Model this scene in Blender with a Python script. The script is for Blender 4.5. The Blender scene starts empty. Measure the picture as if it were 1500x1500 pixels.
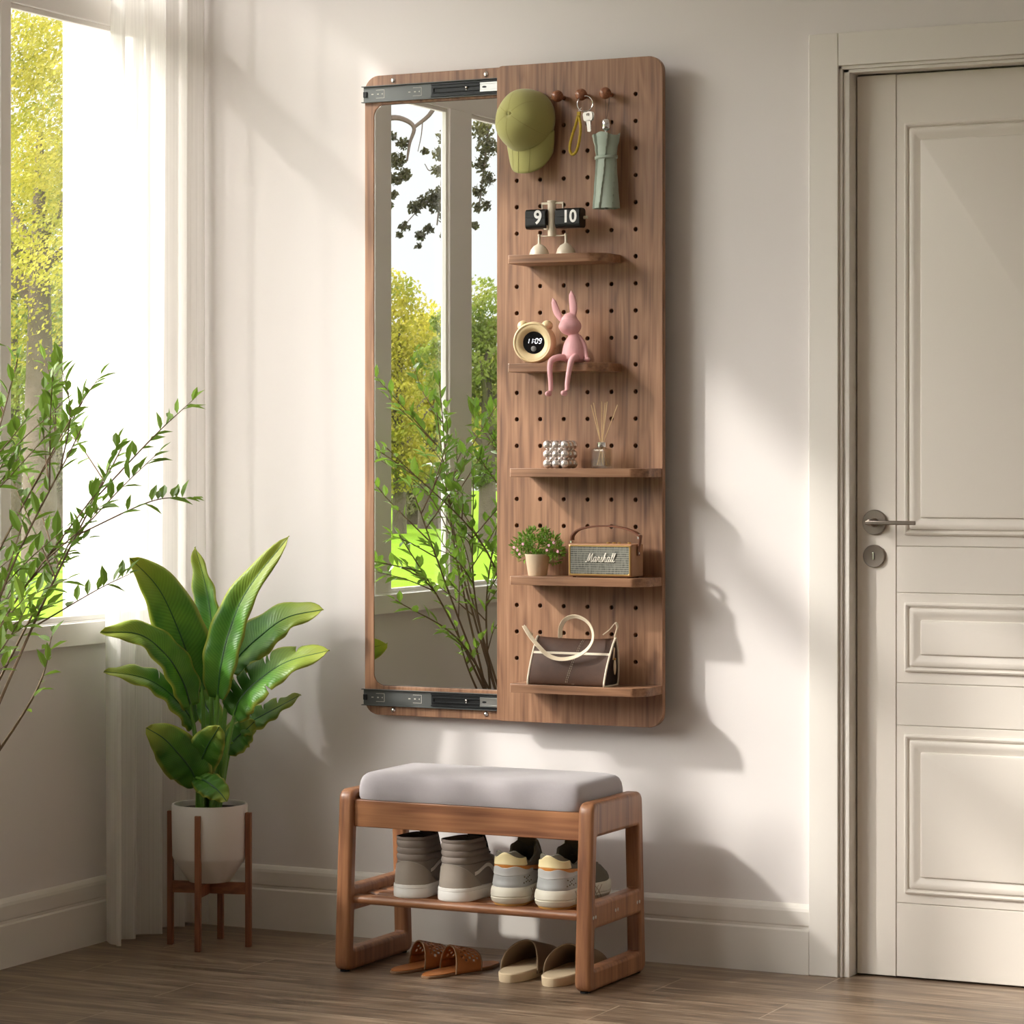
import bpy, bmesh, math, random
from mathutils import Vector, Matrix
random.seed(7)
C = bpy.context.scene.collection
PI = math.pi
sc = bpy.context.scene

# ------------------------------------------------------------------ camera numbers
F_PX = 4130.0; HOR = 671.0
TH = math.atan(math.sqrt(2010 / 8486.0))
RX = (math.cos(TH), math.sin(TH)); DX = (-math.sin(TH), math.cos(TH))
CAM = (3.987, -6.199, 1.2)
def _ray(u, v):
    a = (u - 750) / F_PX
    return (RX[0]*a + DX[0], RX[1]*a + DX[1], -(v - HOR) / F_PX)
def W(u, v, y):      # point of the photo on the real vertical plane at depth y
    q = _ray(u, v); t = (y - CAM[1]) / q[1]
    return Vector((CAM[0] + t*q[0], y, CAM[2] + t*q[2]))
def WZ(u, v, z):
    q = _ray(u, v); t = (z - CAM[2]) / q[2]
    return Vector((CAM[0] + t*q[0], CAM[1] + t*q[1], z))

# ------------------------------------------------------------------ materials
def srgb(h):
    h = h.lstrip('#'); c = [int(h[i:i+2], 16)/255 for i in (0, 2, 4)]
    return tuple((x/12.92 if x <= .04045 else ((x+.055)/1.055)**2.4) for x in c) + (1,)
def mat(name, col, rough=.5, metal=0, spec=.5, bump=None, noise=None, coat=0, sheen=0, trans=0, ior=1.45, emit=None, sss=0):
    m = bpy.data.materials.new(name); m.use_nodes = True
    nt = m.node_tree; b = nt.nodes['Principled BSDF']
    c = srgb(col) if isinstance(col, str) else col
    b.inputs['Base Color'].default_value = c
    b.inputs['Roughness'].default_value = rough; b.inputs['Metallic'].default_value = metal
    b.inputs['Specular IOR Level'].default_value = spec; b.inputs['IOR'].default_value = ior
    b.inputs['Coat Weight'].default_value = coat; b.inputs['Sheen Weight'].default_value = sheen
    b.inputs['Transmission Weight'].default_value = trans
    if emit: b.inputs['Emission Color'].default_value = srgb(emit[0]); b.inputs['Emission Strength'].default_value = emit[1]
    tc = nt.nodes.new('ShaderNodeTexCoord')
    if noise:    # (scale, amount) tone variation
        n = nt.nodes.new('ShaderNodeTexNoise'); n.inputs['Scale'].default_value = noise[0]; n.inputs['Detail'].default_value = 4
        nt.links.new(tc.outputs['Object'], n.inputs['Vector'])
        mx = nt.nodes.new('ShaderNodeMix'); mx.data_type = 'RGBA'
        mx.inputs['A'].default_value = tuple(x*(1-noise[1]) for x in c[:3]) + (1,)
        mx.inputs['B'].default_value = tuple(min(1, x*(1+noise[1])) for x in c[:3]) + (1,)
        nt.links.new(n.outputs['Fac'], mx.inputs['Factor']); nt.links.new(mx.outputs['Result'], b.inputs['Base Color'])
    if bump:     # (scale, strength, distance)
        n = nt.nodes.new('ShaderNodeTexNoise'); n.inputs['Scale'].default_value = bump[0]; n.inputs['Detail'].default_value = 3
        nt.links.new(tc.outputs['Object'], n.inputs['Vector'])
        bp = nt.nodes.new('ShaderNodeBump'); bp.inputs['Strength'].default_value = bump[1]; bp.inputs['Distance'].default_value = bump[2]
        nt.links.new(n.outputs['Fac'], bp.inputs['Height']); nt.links.new(bp.outputs['Normal'], b.inputs['Normal'])
    return m

def wood(name, light, mid, dark, axis, scale=1.0, rough=.42):
    m = bpy.data.materials.new(name); m.use_nodes = True
    nt = m.node_tree; L = nt.links.new; N = nt.nodes.new; b = nt.nodes['Principled BSDF']
    tc = N('ShaderNodeTexCoord')
    def mp(a, c):
        k = N('ShaderNodeMapping'); s = [a, a, a]; s[axis] = c
        k.inputs['Scale'].default_value = s; L(tc.outputs['Object'], k.inputs['Vector']); return k
    m1 = mp(14*scale, 1.6*scale); m2 = mp(190*scale, 5*scale); m3 = mp(60*scale, 2.6*scale)
    n0 = N('ShaderNodeTexNoise'); n0.inputs['Scale'].default_value = 1; n0.inputs['Detail'].default_value = 2; L(m1.outputs[0], n0.inputs['Vector'])
    # rings from warped broad noise
    mul = N('ShaderNodeMath'); mul.operation = 'MULTIPLY'; mul.inputs[1].default_value = 9; L(n0.outputs['Fac'], mul.inputs[0])
    fr = N('ShaderNodeMath'); fr.operation = 'PINGPONG'; fr.inputs[1].default_value = .5; L(mul.outputs[0], fr.inputs[0])
    n1 = N('ShaderNodeTexNoise'); n1.inputs['Scale'].default_value = 1; n1.inputs['Detail'].default_value = 4; L(m2.outputs[0], n1.inputs['Vector'])
    n2 = N('ShaderNodeTexNoise'); n2.inputs['Scale'].default_value = 1; n2.inputs['Detail'].default_value = 3; L(m3.outputs[0], n2.inputs['Vector'])
    a1 = N('ShaderNodeMath'); a1.operation = 'MULTIPLY_ADD'; a1.inputs[1].default_value = .5; L(fr.outputs[0], a1.inputs[0]); L(n2.outputs['Fac'], a1.inputs[2])
    a2 = N('ShaderNodeMath'); a2.operation = 'MULTIPLY_ADD'; a2.inputs[1].default_value = .75; L(n1.outputs['Fac'], a2.inputs[0]); L(a1.outputs[0], a2.inputs[2])
    r = N('ShaderNodeValToRGB'); e = r.color_ramp.elements
    e[0].position = .68; e[0].color = srgb(dark); e[1].position = 1.18; e[1].color = srgb(light)
    k = e.new(.92); k.color = srgb(mid)
    sub = N('ShaderNodeMapRange'); sub.inputs['From Min'].default_value = .62; sub.inputs['From Max'].default_value = 1.35
    e[0].position = 0.0; e[2].position = 1.0; e[1].position = .45
    L(a2.outputs[0], sub.inputs['Value']); L(sub.outputs['Result'], r.inputs['Fac']); L(r.outputs['Color'], b.inputs['Base Color'])
    b.inputs['Roughness'].default_value = rough
    bp = N('ShaderNodeBump'); bp.inputs['Strength'].default_value = .25; bp.inputs['Distance'].default_value = .0006
    L(n1.outputs['Fac'], bp.inputs['Height']); L(bp.outputs['Normal'], b.inputs['Normal'])
    return m

WB = ('#a67d5f', '#8b6449', '#664634')
wood_z = wood('walnut_upright', *WB, axis=2); wood_x = wood('walnut_along', *WB, axis=0)
BB = ('#ab7852', '#926243', '#6f452f')
bench_x = wood('beech_along', *BB, axis=0, scale=.8, rough=.36); bench_y = wood('beech_across', *BB, axis=1, scale=.8, rough=.36); bench_z = wood('beech_upright', *BB, axis=2, scale=.8, rough=.36)
stand_w = wood('stand_wood', '#95603f', '#7e4c33', '#603522', axis=2); stand_wx = wood('stand_wood_along', '#95603f', '#7e4c33', '#603522', axis=0)
dark_hole = mat('dark_backing', '#1d120c', .9)  # also stands in for the shade inside the peg holes
wall_m = mat('wall_paint', '#e2dddb', .85, bump=(350, .05, .0005))
ceil_m = mat('ceiling_paint', '#eeebe8', .9)
trim_m = mat('trim_paint', '#e2ddd6', .42)
door_m = mat('door_paint', '#dfd8cf', .4)
frame_m = mat('window_paint', '#f0ece8', .45)
ext_m = mat('outer_render', '#eceae6', .9)
nickel = mat('brushed_nickel', '#8b8178', .32, metal=1)
chrome = mat('chrome', '#e8e6e4', .12, metal=1)
steel_grey = mat('zinc_grey', '#5d5f5e', .45, metal=.5)
steel_dark = mat('rail_dark', '#2b2c2d', .4, metal=.6)
steel_lite = mat('rail_light', '#b9bab8', .3, metal=1)
rail_print = mat('rail_print', '#c3beb4', .6)
mirror_m = mat('mirror_silver', '#f2f4f3', .003, metal=1)
black_gloss = mat('black_gloss', '#07070a', .15)
black_matt = mat('black_matt', '#0c0c0e', .6)
white_print = mat('white_print', '#f4f4f2', .5)

def glass_sheet():
    m = bpy.data.materials.new('pane_glass'); m.use_nodes = True; nt = m.node_tree; nt.nodes.clear(); N = nt.nodes.new; L = nt.links.new
    o = N('ShaderNodeOutputMaterial'); t = N('ShaderNodeBsdfTransparent'); g = N('ShaderNodeBsdfGlossy'); g.inputs['Roughness'].default_value = .01
    lw = N('ShaderNodeLayerWeight'); lw.inputs['Blend'].default_value = .5; pw = N('ShaderNodeMath'); pw.operation = 'POWER'; pw.inputs[1].default_value = 5; L(lw.outputs['Facing'], pw.inputs[0])
    fr = N('ShaderNodeMath'); fr.operation = 'MULTIPLY_ADD'; fr.inputs[1].default_value = .9; fr.inputs[2].default_value = .02; L(pw.outputs[0], fr.inputs[0])
    mx = N('ShaderNodeMixShader'); t.inputs['Color'].default_value = (.985, .99, .985, 1)
    L(fr.outputs[0], mx.inputs[0]); L(t.outputs[0], mx.inputs[1]); L(g.outputs[0], mx.inputs[2]); L(mx.outputs[0], o.inputs['Surface'])
    return m
pane_m = glass_sheet()
bottle_m = glass_sheet(); bottle_m.name = 'bottle_glass'
for n_ in bottle_m.node_tree.nodes:
    if n_.type == 'BSDF_TRANSPARENT': n_.inputs['Color'].default_value = (.93, .91, .86, 1)
    if n_.type == 'MATH' and n_.operation == 'MULTIPLY_ADD': n_.inputs[2].default_value = .05
def sheer(name, col, transp, transl):
    m = bpy.data.materials.new(name); m.use_nodes = True; nt = m.node_tree; nt.nodes.clear(); N = nt.nodes.new; L = nt.links.new
    o = N('ShaderNodeOutputMaterial'); t = N('ShaderNodeBsdfTransparent'); d = N('ShaderNodeBsdfDiffuse'); d.inputs['Color'].default_value = srgb(col)
    tl = N('ShaderNodeBsdfTranslucent'); tl.inputs['Color'].default_value = srgb(col)
    m1 = N('ShaderNodeMixShader'); m1.inputs[0].default_value = transl; L(d.outputs[0], m1.inputs[1]); L(tl.outputs[0], m1.inputs[2])
    m2 = N('ShaderNodeMixShader'); L(m1.outputs[0], m2.inputs[1]); L(t.outputs[0], m2.inputs[2])
    tc = N('ShaderNodeTexCoord'); mp = N('ShaderNodeMapping'); mp.inputs['Scale'].default_value = (300, 300, .4); L(tc.outputs['Object'], mp.inputs['Vector'])
    n = N('ShaderNodeTexNoise'); n.inputs['Scale'].default_value = 1; L(mp.outputs[0], n.inputs['Vector'])
    mr = N('ShaderNodeMapRange'); mr.inputs['To Min'].default_value = transp-.12; mr.inputs['To Max'].default_value = transp+.12
    L(n.outputs['Fac'], mr.inputs['Value']); L(mr.outputs['Result'], m2.inputs[0]); L(m2.outputs[0], o.inputs['Surface'])
    return m

def leaf_mat(name, stops, edge=None, rough=.4, transl=.35, vein=0, tip=None):
    """green leaf: colour ramp over noise, optional yellow rim and cross veins from the leaf's own UV (x across 0..1, y along 0..1)"""
    m = bpy.data.materials.new(name); m.use_nodes = True; nt = m.node_tree; N = nt.nodes.new; L = nt.links.new
    b = nt.nodes['Principled BSDF']; o = nt.nodes['Material Output']
    tc = N('ShaderNodeTexCoord'); n = N('ShaderNodeTexNoise'); n.inputs['Scale'].default_value = 9 if vein else 1.3; n.inputs['Detail'].default_value = 3
    L(tc.outputs['Object'], n.inputs['Vector'])
    r = N('ShaderNodeValToRGB'); e = r.color_ramp.elements; e[0].position = .3; e[1].position = .7
    e[0].color = srgb(stops[0]); e[1].color = srgb(stops[-1])
    if len(stops) == 3: k = e.new(.5); k.color = srgb(stops[1])
    L(n.outputs['Fac'], r.inputs['Fac']); col = r.outputs['Color']
    if vein:
        sx = N('ShaderNodeSeparateXYZ'); L(tc.outputs['UV'], sx.inputs[0])
        d = N('ShaderNodeMath'); d.operation = 'SUBTRACT'; d.inputs[1].default_value = .5; L(sx.outputs[0], d.inputs[0])
        ab = N('ShaderNodeMath'); ab.operation = 'ABSOLUTE'; L(d.outputs[0], ab.inputs[0])
        # veins: stripes in (y*k - |x|*c)
        v1 = N('ShaderNodeMath'); v1.operation = 'MULTIPLY'; v1.inputs[1].default_value = vein; L(sx.outputs[1], v1.inputs[0])
        v2 = N('ShaderNodeMath'); v2.operation = 'MULTIPLY_ADD'; v2.inputs[1].default_value = -vein*.22; L(ab.outputs[0], v2.inputs[0]); L(v1.outputs[0], v2.inputs[2])
        pp = N('ShaderNodeMath'); pp.operation = 'PINGPONG'; pp.inputs[1].default_value = .5; L(v2.outputs[0], pp.inputs[0])
        mx = N('ShaderNodeMix'); mx.data_type = 'RGBA'; mx.blend_type = 'MULTIPLY'; mx.inputs['B'].default_value = (.55, .6, .5, 1)
        pm = N('ShaderNodeMath'); pm.operation = 'MULTIPLY'; pm.inputs[1].default_value = 1.1; L(pp.outputs[0], pm.inputs[0])
        L(pm.outputs[0], mx.inputs['Factor']); L(col, mx.inputs['A']); col = mx.outputs['Result']
        er = N('ShaderNodeMapRange'); er.inputs['From Min'].default_value = .40; er.inputs['From Max'].default_value = .5; L(ab.outputs[0], er.inputs['Value'])
        tr = N('ShaderNodeMapRange'); tr.inputs['From Min'].default_value = .62; tr.inputs['From Max'].default_value = 1.05; L(sx.outputs[1], tr.inputs['Value'])
        mxm = N('ShaderNodeMath'); mxm.operation = 'MAXIMUM'; L(er.outputs['Result'], mxm.inputs[0]); L(tr.outputs['Result'], mxm.inputs[1])
        m3 = N('ShaderNodeMix'); m3.data_type = 'RGBA'; m3.inputs['B'].default_value = srgb(edge); L(mxm.outputs[0], m3.inputs['Factor']); L(col, m3.inputs['A']); col = m3.outputs['Result']
        bp = N('ShaderNodeBump'); bp.inputs['Strength'].default_value = .6; bp.inputs['Distance'].default_value = .0012
        L(pp.outputs[0], bp.inputs['Height']); L(bp.outputs['Normal'], b.inputs['Normal'])
    L(col, b.inputs['Base Color']); b.inputs['Roughness'].default_value = rough
    t = N('ShaderNodeBsdfTranslucent'); L(col, t.inputs['Color']); ms = N('ShaderNodeMixShader'); ms.inputs[0].default_value = transl
    L(b.outputs[0], ms.inputs[1]); L(t.outputs[0], ms.inputs[2]); L(ms.outputs[0], o.inputs['Surface'])
    return m

# ------------------------------------------------------------------ mesh builder
class MB:
    def __init__(s): s.v = []; s.f = []; s.uv = {}
    def add(s, vs, fs, uvs=None):
        k = len(s.v); s.v += [Vector(p) for p in vs]
        for i, f in enumerate(fs):
            if uvs: s.uv[len(s.f)] = uvs[i]
            s.f.append(tuple(k+j for j in f))
        return s
    def box(s, x0, x1, y0, y1, z0, z1):
        v = [(x, y, z) for x in (x0, x1) for y in (y0, y1) for z in (z0, z1)]
        return s.add(v, [(0,1,3,2), (4,6,7,5), (0,4,5,1), (2,3,7,6), (0,2,6,4), (1,5,7,3)])
    def rings(s, rs, close=True, cap0=True, cap1=True):
        n = len(rs[0]); k = len(s.v)
        for r in rs: s.v += [Vector(p) for p in r]
        m = n if close else n-1
        for i in range(len(rs)-1):
            for j in range(m):
                a = k+i*n+j; b = k+i*n+(j+1) % n
                s.f.append((a, b, b+n, a+n))
        if cap0: s.f.append(tuple(k+j for j in range(n))[::-1])
        if cap1: s.f.append(tuple(k+(len(rs)-1)*n+j for j in range(n)))
        return s
    def tube(s, pts, rad, n=8, cap=True, flat=None):
        pts = [Vector(p) for p in pts]; m = len(pts)
        if not hasattr(rad, '__len__'): rad = [rad]*m
        up = None; rs = []
        for i, p in enumerate(pts):
            t = (pts[min(i+1, m-1)] - pts[max(i-1, 0)]).normalized()
            if up is None:
                up = Vector((0, 0, 1)) if abs(t.z) < .9 else Vector((0, 1, 0))
            a = t.cross(up)
            if a.length < 1e-6: a = t.cross(Vector((1, 0, 0)))
            a.normalize(); b = a.cross(t).normalized(); up = b
            fl = flat or 1
            rs.append([p + a*math.cos(2*PI*j/n)*rad[i] + b*math.sin(2*PI*j/n)*rad[i]*fl for j in range(n)])
        return s.rings(rs, cap0=cap, cap1=cap)
    def strap(s, pts, wvec, w, t):
        """flat band: centre line pts, width vector(s), thickness along the normal"""
        pts = [Vector(p) for p in pts]; m = len(pts); rs = []
        for i, p in enumerate(pts):
            tt = (pts[min(i+1, m-1)] - pts[max(i-1, 0)]).normalized()
            wv = Vector(wvec[i] if isinstance(wvec, list) else wvec); wv = (wv - tt*wv.dot(tt)).normalized(); nn = tt.cross(wv)
            ww = w[i] if hasattr(w, '__len__') else w
            rs.append([p+wv*ww/2+nn*t/2, p-wv*ww/2+nn*t/2, p-wv*ww/2-nn*t/2, p+wv*ww/2-nn*t/2])
        return s.rings(rs)
    def lathe(s, prof, c, n=32, ax=2, cap0=True, cap1=True, rot=None, sx=1, sy=1):
        c = Vector(c); rs = []
        for r, h in prof:
            ring = []
            for j in range(n):
                a = 2*PI*j/n; p = [r*math.cos(a)*sx, r*math.sin(a)*sy, h]
                if ax == 0: p = [p[2], p[0], p[1]]
                if ax == 1: p = [p[1], -p[2], p[0]]     # axis towards -y
                p = Vector(p)
                if rot: p = rot @ p
                ring.append(c+p)
            rs.append(ring)
        return s.rings(rs, cap0=cap0, cap1=cap1)
    def ball(s, c, r, n=16, m=10, sc_=(1, 1, 1), rot=None):
        prof = [(r*math.sin(PI*i/m), -r*math.cos(PI*i/m)) for i in range(m+1)]
        prof[0] = (r*.02, -r); prof[-1] = (r*.02, r)
        rs = []
        for rr, h in prof:
            ring = []
            for j in range(n):
                p = Vector((rr*math.cos(2*PI*j/n)*sc_[0], rr*math.sin(2*PI*j/n)*sc_[1], h*sc_[2]))
                if rot: p = rot @ p
                ring.append(Vector(c)+p)
            rs.append(ring)
        return s.rings(rs)
    def grid(s, fn, nu, nv, closeu=False, uv=False):
        k = len(s.v)
        for i in range(nv+1):
            for j in range(nu if closeu else nu+1): s.v.append(Vector(fn(j/nu, i/nv)))
        w = nu if closeu else nu+1
        for i in range(nv):
            for j in range(nu):
                a = k+i*w+j; b = k+i*w+(j+1) % w
                if uv: s.uv[len(s.f)] = [(j/nu, i/nv), ((j+1)/nu, i/nv), ((j+1)/nu, (i+1)/nv), (j/nu, (i+1)/nv)]
                s.f.append((a, b, b+w, a+w))
        return s
    def build(s, name, m, parent=None, smooth=False, bevel=0, seg=2, sub=0, solid=0, loc=None):
        me = bpy.data.meshes.new(name)
        off = parent_world(parent) if parent else (Vector(loc) if loc is not None else Vector((0, 0, 0)))
        me.from_pydata([tuple(v-off) for v in s.v], [], s.f)
        if s.uv:
            l = me.uv_layers.new(name='UVMap')
            for p in me.polygons:
                if p.index in s.uv:
                    for li, q in zip(p.loop_indices, s.uv[p.index]): l.data[li].uv = q
        me.validate(); me.update()
        bm = bmesh.new(); bm.from_mesh(me); bmesh.ops.recalc_face_normals(bm, faces=bm.faces); bm.to_mesh(me); bm.free()
        o = bpy.data.objects.new(name, me); C.objects.link(o); me.materials.append(m)
        if parent: o.parent = parent
        elif loc is not None: o.location = loc
        if solid:
            k = o.modifiers.new('solid', 'SOLIDIFY'); k.thickness = solid; k.offset = 0
        if bevel:
            k = o.modifiers.new('bevel', 'BEVEL'); k.width = bevel; k.segments = seg; k.limit_method = 'ANGLE'; k.angle_limit = math.radians(40); k.harden_normals = False
        if sub:
            k = o.modifiers.new('sub', 'SUBSURF'); k.levels = sub; k.render_levels = sub
        if smooth or bevel or sub:
            for p in me.polygons: p.use_smooth = True
            if not sub:
                try: me.set_sharp_from_angle(angle=math.radians(38))
                except Exception: pass
        return o
_wl = {}
def parent_world(p):
    v = Vector((0, 0, 0))
    while p is not None: v = v + p.location; p = p.parent
    return v
def thing(name, label, cat, loc=(0, 0, 0), group=None, kind=None):
    o = bpy.data.objects.new(name, None); C.objects.link(o); o.location = loc; o.empty_display_size = .05
    if kind: o['kind'] = kind
    if label: o['label'] = label
    if cat: o['category'] = cat
    if group: o['group'] = group
    return o
def tag(o, label=None, cat=None, group=None, kind=None):
    for k, v in (('label', label), ('category', cat), ('group', group), ('kind', kind)):
        if v: o[k] = v
    return o
def curve_plate(name, m, outer, holes, y0, y1, parent=None, bev=0.0):
    """flat plate in the x-z plane between y0 and y1 with real holes"""
    cu = bpy.data.curves.new(name, 'CURVE'); cu.dimensions = '2D'; cu.fill_mode = 'BOTH'
    cu.extrude = abs(y1-y0)/2 - bev; cu.bevel_depth = bev; cu.bevel_resolution = 2; cu.offset = -bev
    for pts in [outer]+holes:
        sp = cu.splines.new('POLY'); sp.points.add(len(pts)-1); sp.use_cyclic_u = True
        for i, p in enumerate(pts): sp.points[i].co = (p[0], p[1], 0, 1)
    t = bpy.data.objects.new('tmp', cu); C.objects.link(t)
    bpy.context.view_layer.update()
    me = bpy.data.meshes.new_from_object(t.evaluated_get(bpy.context.evaluated_depsgraph_get()))
    bpy.data.objects.remove(t); bpy.data.curves.remove(cu)
    off = parent_world(parent); ym = (y0+y1)/2
    for v in me.vertices: x, z, d = v.co; v.co = Vector((x, ym - d, z)) - off
    me.name = name; me.materials.clear(); me.materials.append(m)
    for p in me.polygons: p.use_smooth = True
    try: me.set_sharp_from_angle(angle=math.radians(38))
    except Exception: pass
    o = bpy.data.objects.new(name, me); C.objects.link(o)
    if parent: o.parent = parent
    return o
def rrect(x0, x1, z0, z1, r, n=8):
    if not hasattr(r, '__len__'): r = (r,)*4     # bl, br, tr, tl
    out = []
    for (cx, cz, a0, rr) in ((x0+r[0], z0+r[0], PI, r[0]), (x1-r[1], z0+r[1], 1.5*PI, r[1]), (x1-r[2], z1-r[2], 0, r[2]), (x0+r[3], z1-r[3], .5*PI, r[3])):
        for i in range(n+1): a = a0+.5*PI*i/n; out.append((cx+rr*math.cos(a), cz+rr*math.sin(a)))
    return out
def text_mesh(txt, size, depth, fn, name, m, parent, shear=0, offset=0):
    cu = bpy.data.curves.new('t', 'FONT'); cu.body = txt; cu.size = size; cu.extrude = depth; cu.shear = shear; cu.offset = offset
    cu.align_x = 'CENTER'; cu.align_y = 'CENTER'
    t = bpy.data.objects.new('tmp', cu); C.objects.link(t); bpy.context.view_layer.update()
    me = bpy.data.meshes.new_from_object(t.evaluated_get(bpy.context.evaluated_depsgraph_get()))
    bpy.data.objects.remove(t); bpy.data.curves.remove(cu)
    off = parent_world(parent)
    for v in me.vertices: v.co = fn(v.co) - off
    me.name = name; me.materials.clear(); me.materials.append(m)
    o = bpy.data.objects.new(name, me); C.objects.link(o); o.parent = parent; return o
def smooth_pts(pts, n=6):
    pts = [Vector(p) for p in pts]; out = []
    P = [pts[0]*2-pts[1]]+pts+[pts[-1]*2-pts[-2]]
    for i in range(1, len(P)-2):
        for k in range(n):
            t = k/n; a, b, c, d = P[i-1], P[i], P[i+1], P[i+2]
            out.append(.5*((2*b)+(c-a)*t+(2*a-5*b+4*c-d)*t*t+(3*b-a-3*c+d)*t**3))
    out.append(pts[-1]); return out
def lerp(a, b, t): return a+(b-a)*t
def table(T, x):
    for (a, b) in zip(T, T[1:]):
        if x <= b[0]:
            t = max(0, (x-a[0])/(b[0]-a[0])); t = t*t*(3-2*t); return lerp(a[1], b[1], t)
    return T[-1][1]

#@@PARTS
# ================================================================== SETTING
def struct(o): o['kind'] = 'structure'; return o
def floor_mat():
    m = bpy.data.materials.new('plank_floor'); m.use_nodes = True; nt = m.node_tree; N = nt.nodes.new; L = nt.links.new; b = nt.nodes['Principled BSDF']
    tc = N('ShaderNodeTexCoord')
    mp = N('ShaderNodeMapping'); mp.inputs['Location'].default_value = (-.52+13, .18*40, 0); L(tc.outputs['Object'], mp.inputs['Vector'])
    br = N('ShaderNodeTexBrick'); br.inputs['Scale'].default_value = 1; br.inputs['Brick Width'].default_value = 1.3; br.inputs['Row Height'].default_value = .18
    br.offset = .25; br.offset_frequency = 2; br.inputs['Mortar Size'].default_value = .0016; br.inputs['Mortar Smooth'].default_value = .3
    br.inputs['Color1'].default_value = (0, 0, 0, 1); br.inputs['Color2'].default_value = (1, 1, 1, 1); br.inputs['Mortar'].default_value = (.5, .5, .5, 1); br.inputs['Bias'].default_value = 0
    L(mp.outputs[0], br.inputs['Vector'])
    # shift grain per plank
    ad = N('ShaderNodeVectorMath'); ad.operation = 'MULTIPLY_ADD'; ad.inputs[1].default_value = (7, 3, 5); L(br.outputs['Color'], ad.inputs[0]); L(tc.outputs['Object'], ad.inputs[2])
    def noise(sc_, det, dist=0):
        k = N('ShaderNodeMapping'); k.inputs['Scale'].default_value = sc_; L(ad.outputs[0], k.inputs['Vector'])
        n = N('ShaderNodeTexNoise'); n.inputs['Scale'].default_value = 1; n.inputs['Detail'].default_value = det; n.inputs['Distortion'].default_value = dist; L(k.outputs[0], n.inputs['Vector']); return n
    big = noise((1.1, 9, 1), 2, .4); fine = noise((7, 150, 1), 5, .3); mid = noise((2.4, 26, 1), 4, .8)
    k1 = N('ShaderNodeMath'); k1.operation = 'MULTIPLY'; k1.inputs[1].default_value = 16; L(big.outputs['Fac'], k1.inputs[0])
    k2 = N('ShaderNodeMath'); k2.operation = 'PINGPONG'; k2.inputs[1].default_value = .5; L(k1.outputs[0], k2.inputs[0])
    s1 = N('ShaderNodeMath'); s1.operation = 'MULTIPLY_ADD'; s1.inputs[1].default_value = .35; L(k2.outputs[0], s1.inputs[0]); L(mid.outputs['Fac'], s1.inputs[2])
    s2 = N('ShaderNodeMath'); s2.operation = 'MULTIPLY_ADD'; s2.inputs[1].default_value = .8; L(fine.outputs['Fac'], s2.inputs[0]); L(s1.outputs[0], s2.inputs[2])
    mr = N('ShaderNodeMapRange'); mr.inputs['From Min'].default_value = .70; mr.inputs['From Max'].default_value = 1.34; L(s2.outputs[0], mr.inputs['Value'])
    r = N('ShaderNodeValToRGB'); e = r.color_ramp.elements; e[0].color = srgb('#564536'); e[1].color = srgb('#b09b84'); k = e.new(.5); k.color = srgb('#846f5b'); L(mr.outputs['Result'], r.inputs['Fac'])
    hv = N('ShaderNodeMix'); hv.data_type = 'RGBA'; hv.blend_type = 'MULTIPLY'; hv.inputs['Factor'].default_value = .35; L(r.outputs['Color'], hv.inputs['A'])
    tn = N('ShaderNodeMix'); tn.data_type = 'RGBA'; tn.inputs['A'].default_value = (.62, .6, .58, 1); tn.inputs['B'].default_value = (1.05, 1.03, 1.0, 1); L(br.outputs['Color'], tn.inputs['Factor']); L(tn.outputs['Result'], hv.inputs['B'])
    mo = N('ShaderNodeMix'); mo.data_type = 'RGBA'; mo.inputs['B'].default_value = srgb('#b3a089'); fm = N('ShaderNodeMath'); fm.operation = 'MULTIPLY'; fm.inputs[1].default_value = .9; L(br.outputs['Fac'], fm.inputs[0]); L(fm.outputs[0], mo.inputs['Factor']); L(hv.outputs['Result'], mo.inputs['A'])
    L(mo.outputs['Result'], b.inputs['Base Color'])
    rr = N('ShaderNodeMapRange'); rr.inputs['To Min'].default_value = .26; rr.inputs['To Max'].default_value = .42; L(fine.outputs['Fac'], rr.inputs['Value']); L(rr.outputs['Result'], b.inputs['Roughness'])
    bp = N('ShaderNodeBump'); bp.inputs['Strength'].default_value = .35; bp.inputs['Distance'].default_value = .0008; L(s2.outputs[0], bp.inputs['Height']); L(bp.outputs['Normal'], b.inputs['Normal'])
    return m
XR, YF, ZC = 5.6, -7.6, 3.1
struct(MB().box(-.27, XR+.2, YF-.2, .3, -.12, 0).build('floor', floor_mat()))
struct(MB().box(-.27, XR+.2, YF-.2, .3, ZC, ZC+.1).build('ceiling', ceil_m))
# left wall with the window openings; window 1 is the one beside the curtain
W1 = (-3.3, -.12, .74, 2.93); W2 = (-6.6, -4.2, .74, 2.93)  # second opening is unseen, added to let in fill light
b = MB()
b.box(-.27, 0, YF, W2[0], 0, ZC).box(-.27, 0, W2[1], W1[0], 0, ZC).box(-.27, 0, W1[1], .3, 0, ZC)
for w in (W1, W2): b.box(-.27, 0, w[0], w[1], 0, w[2]).box(-.27, 0, w[0], w[1], w[3], ZC)
struct(b.build('wall_left', wall_m))
# back wall with the doorway
DXL, DXR, DZT = 1.838, 2.72, 2.09
b = MB(); b.box(0, DXL-.02, 0, .14, 0, ZC).box(DXR+.02, XR, 0, .14, 0, ZC).box(DXL-.02, DXR+.02, 0, .14, DZT+.02, ZC).box(DXL-.02, DXR+.02, .086, .14, 0, DZT+.02)
struct(b.build('wall_back', wall_m))
struct(MB().box(XR, XR+.14, YF, .14, 0, ZC).build('wall_right', wall_m))
struct(MB().box(-.27, XR+.14, YF-.14, YF, 0, ZC).build('wall_front', wall_m))
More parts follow.
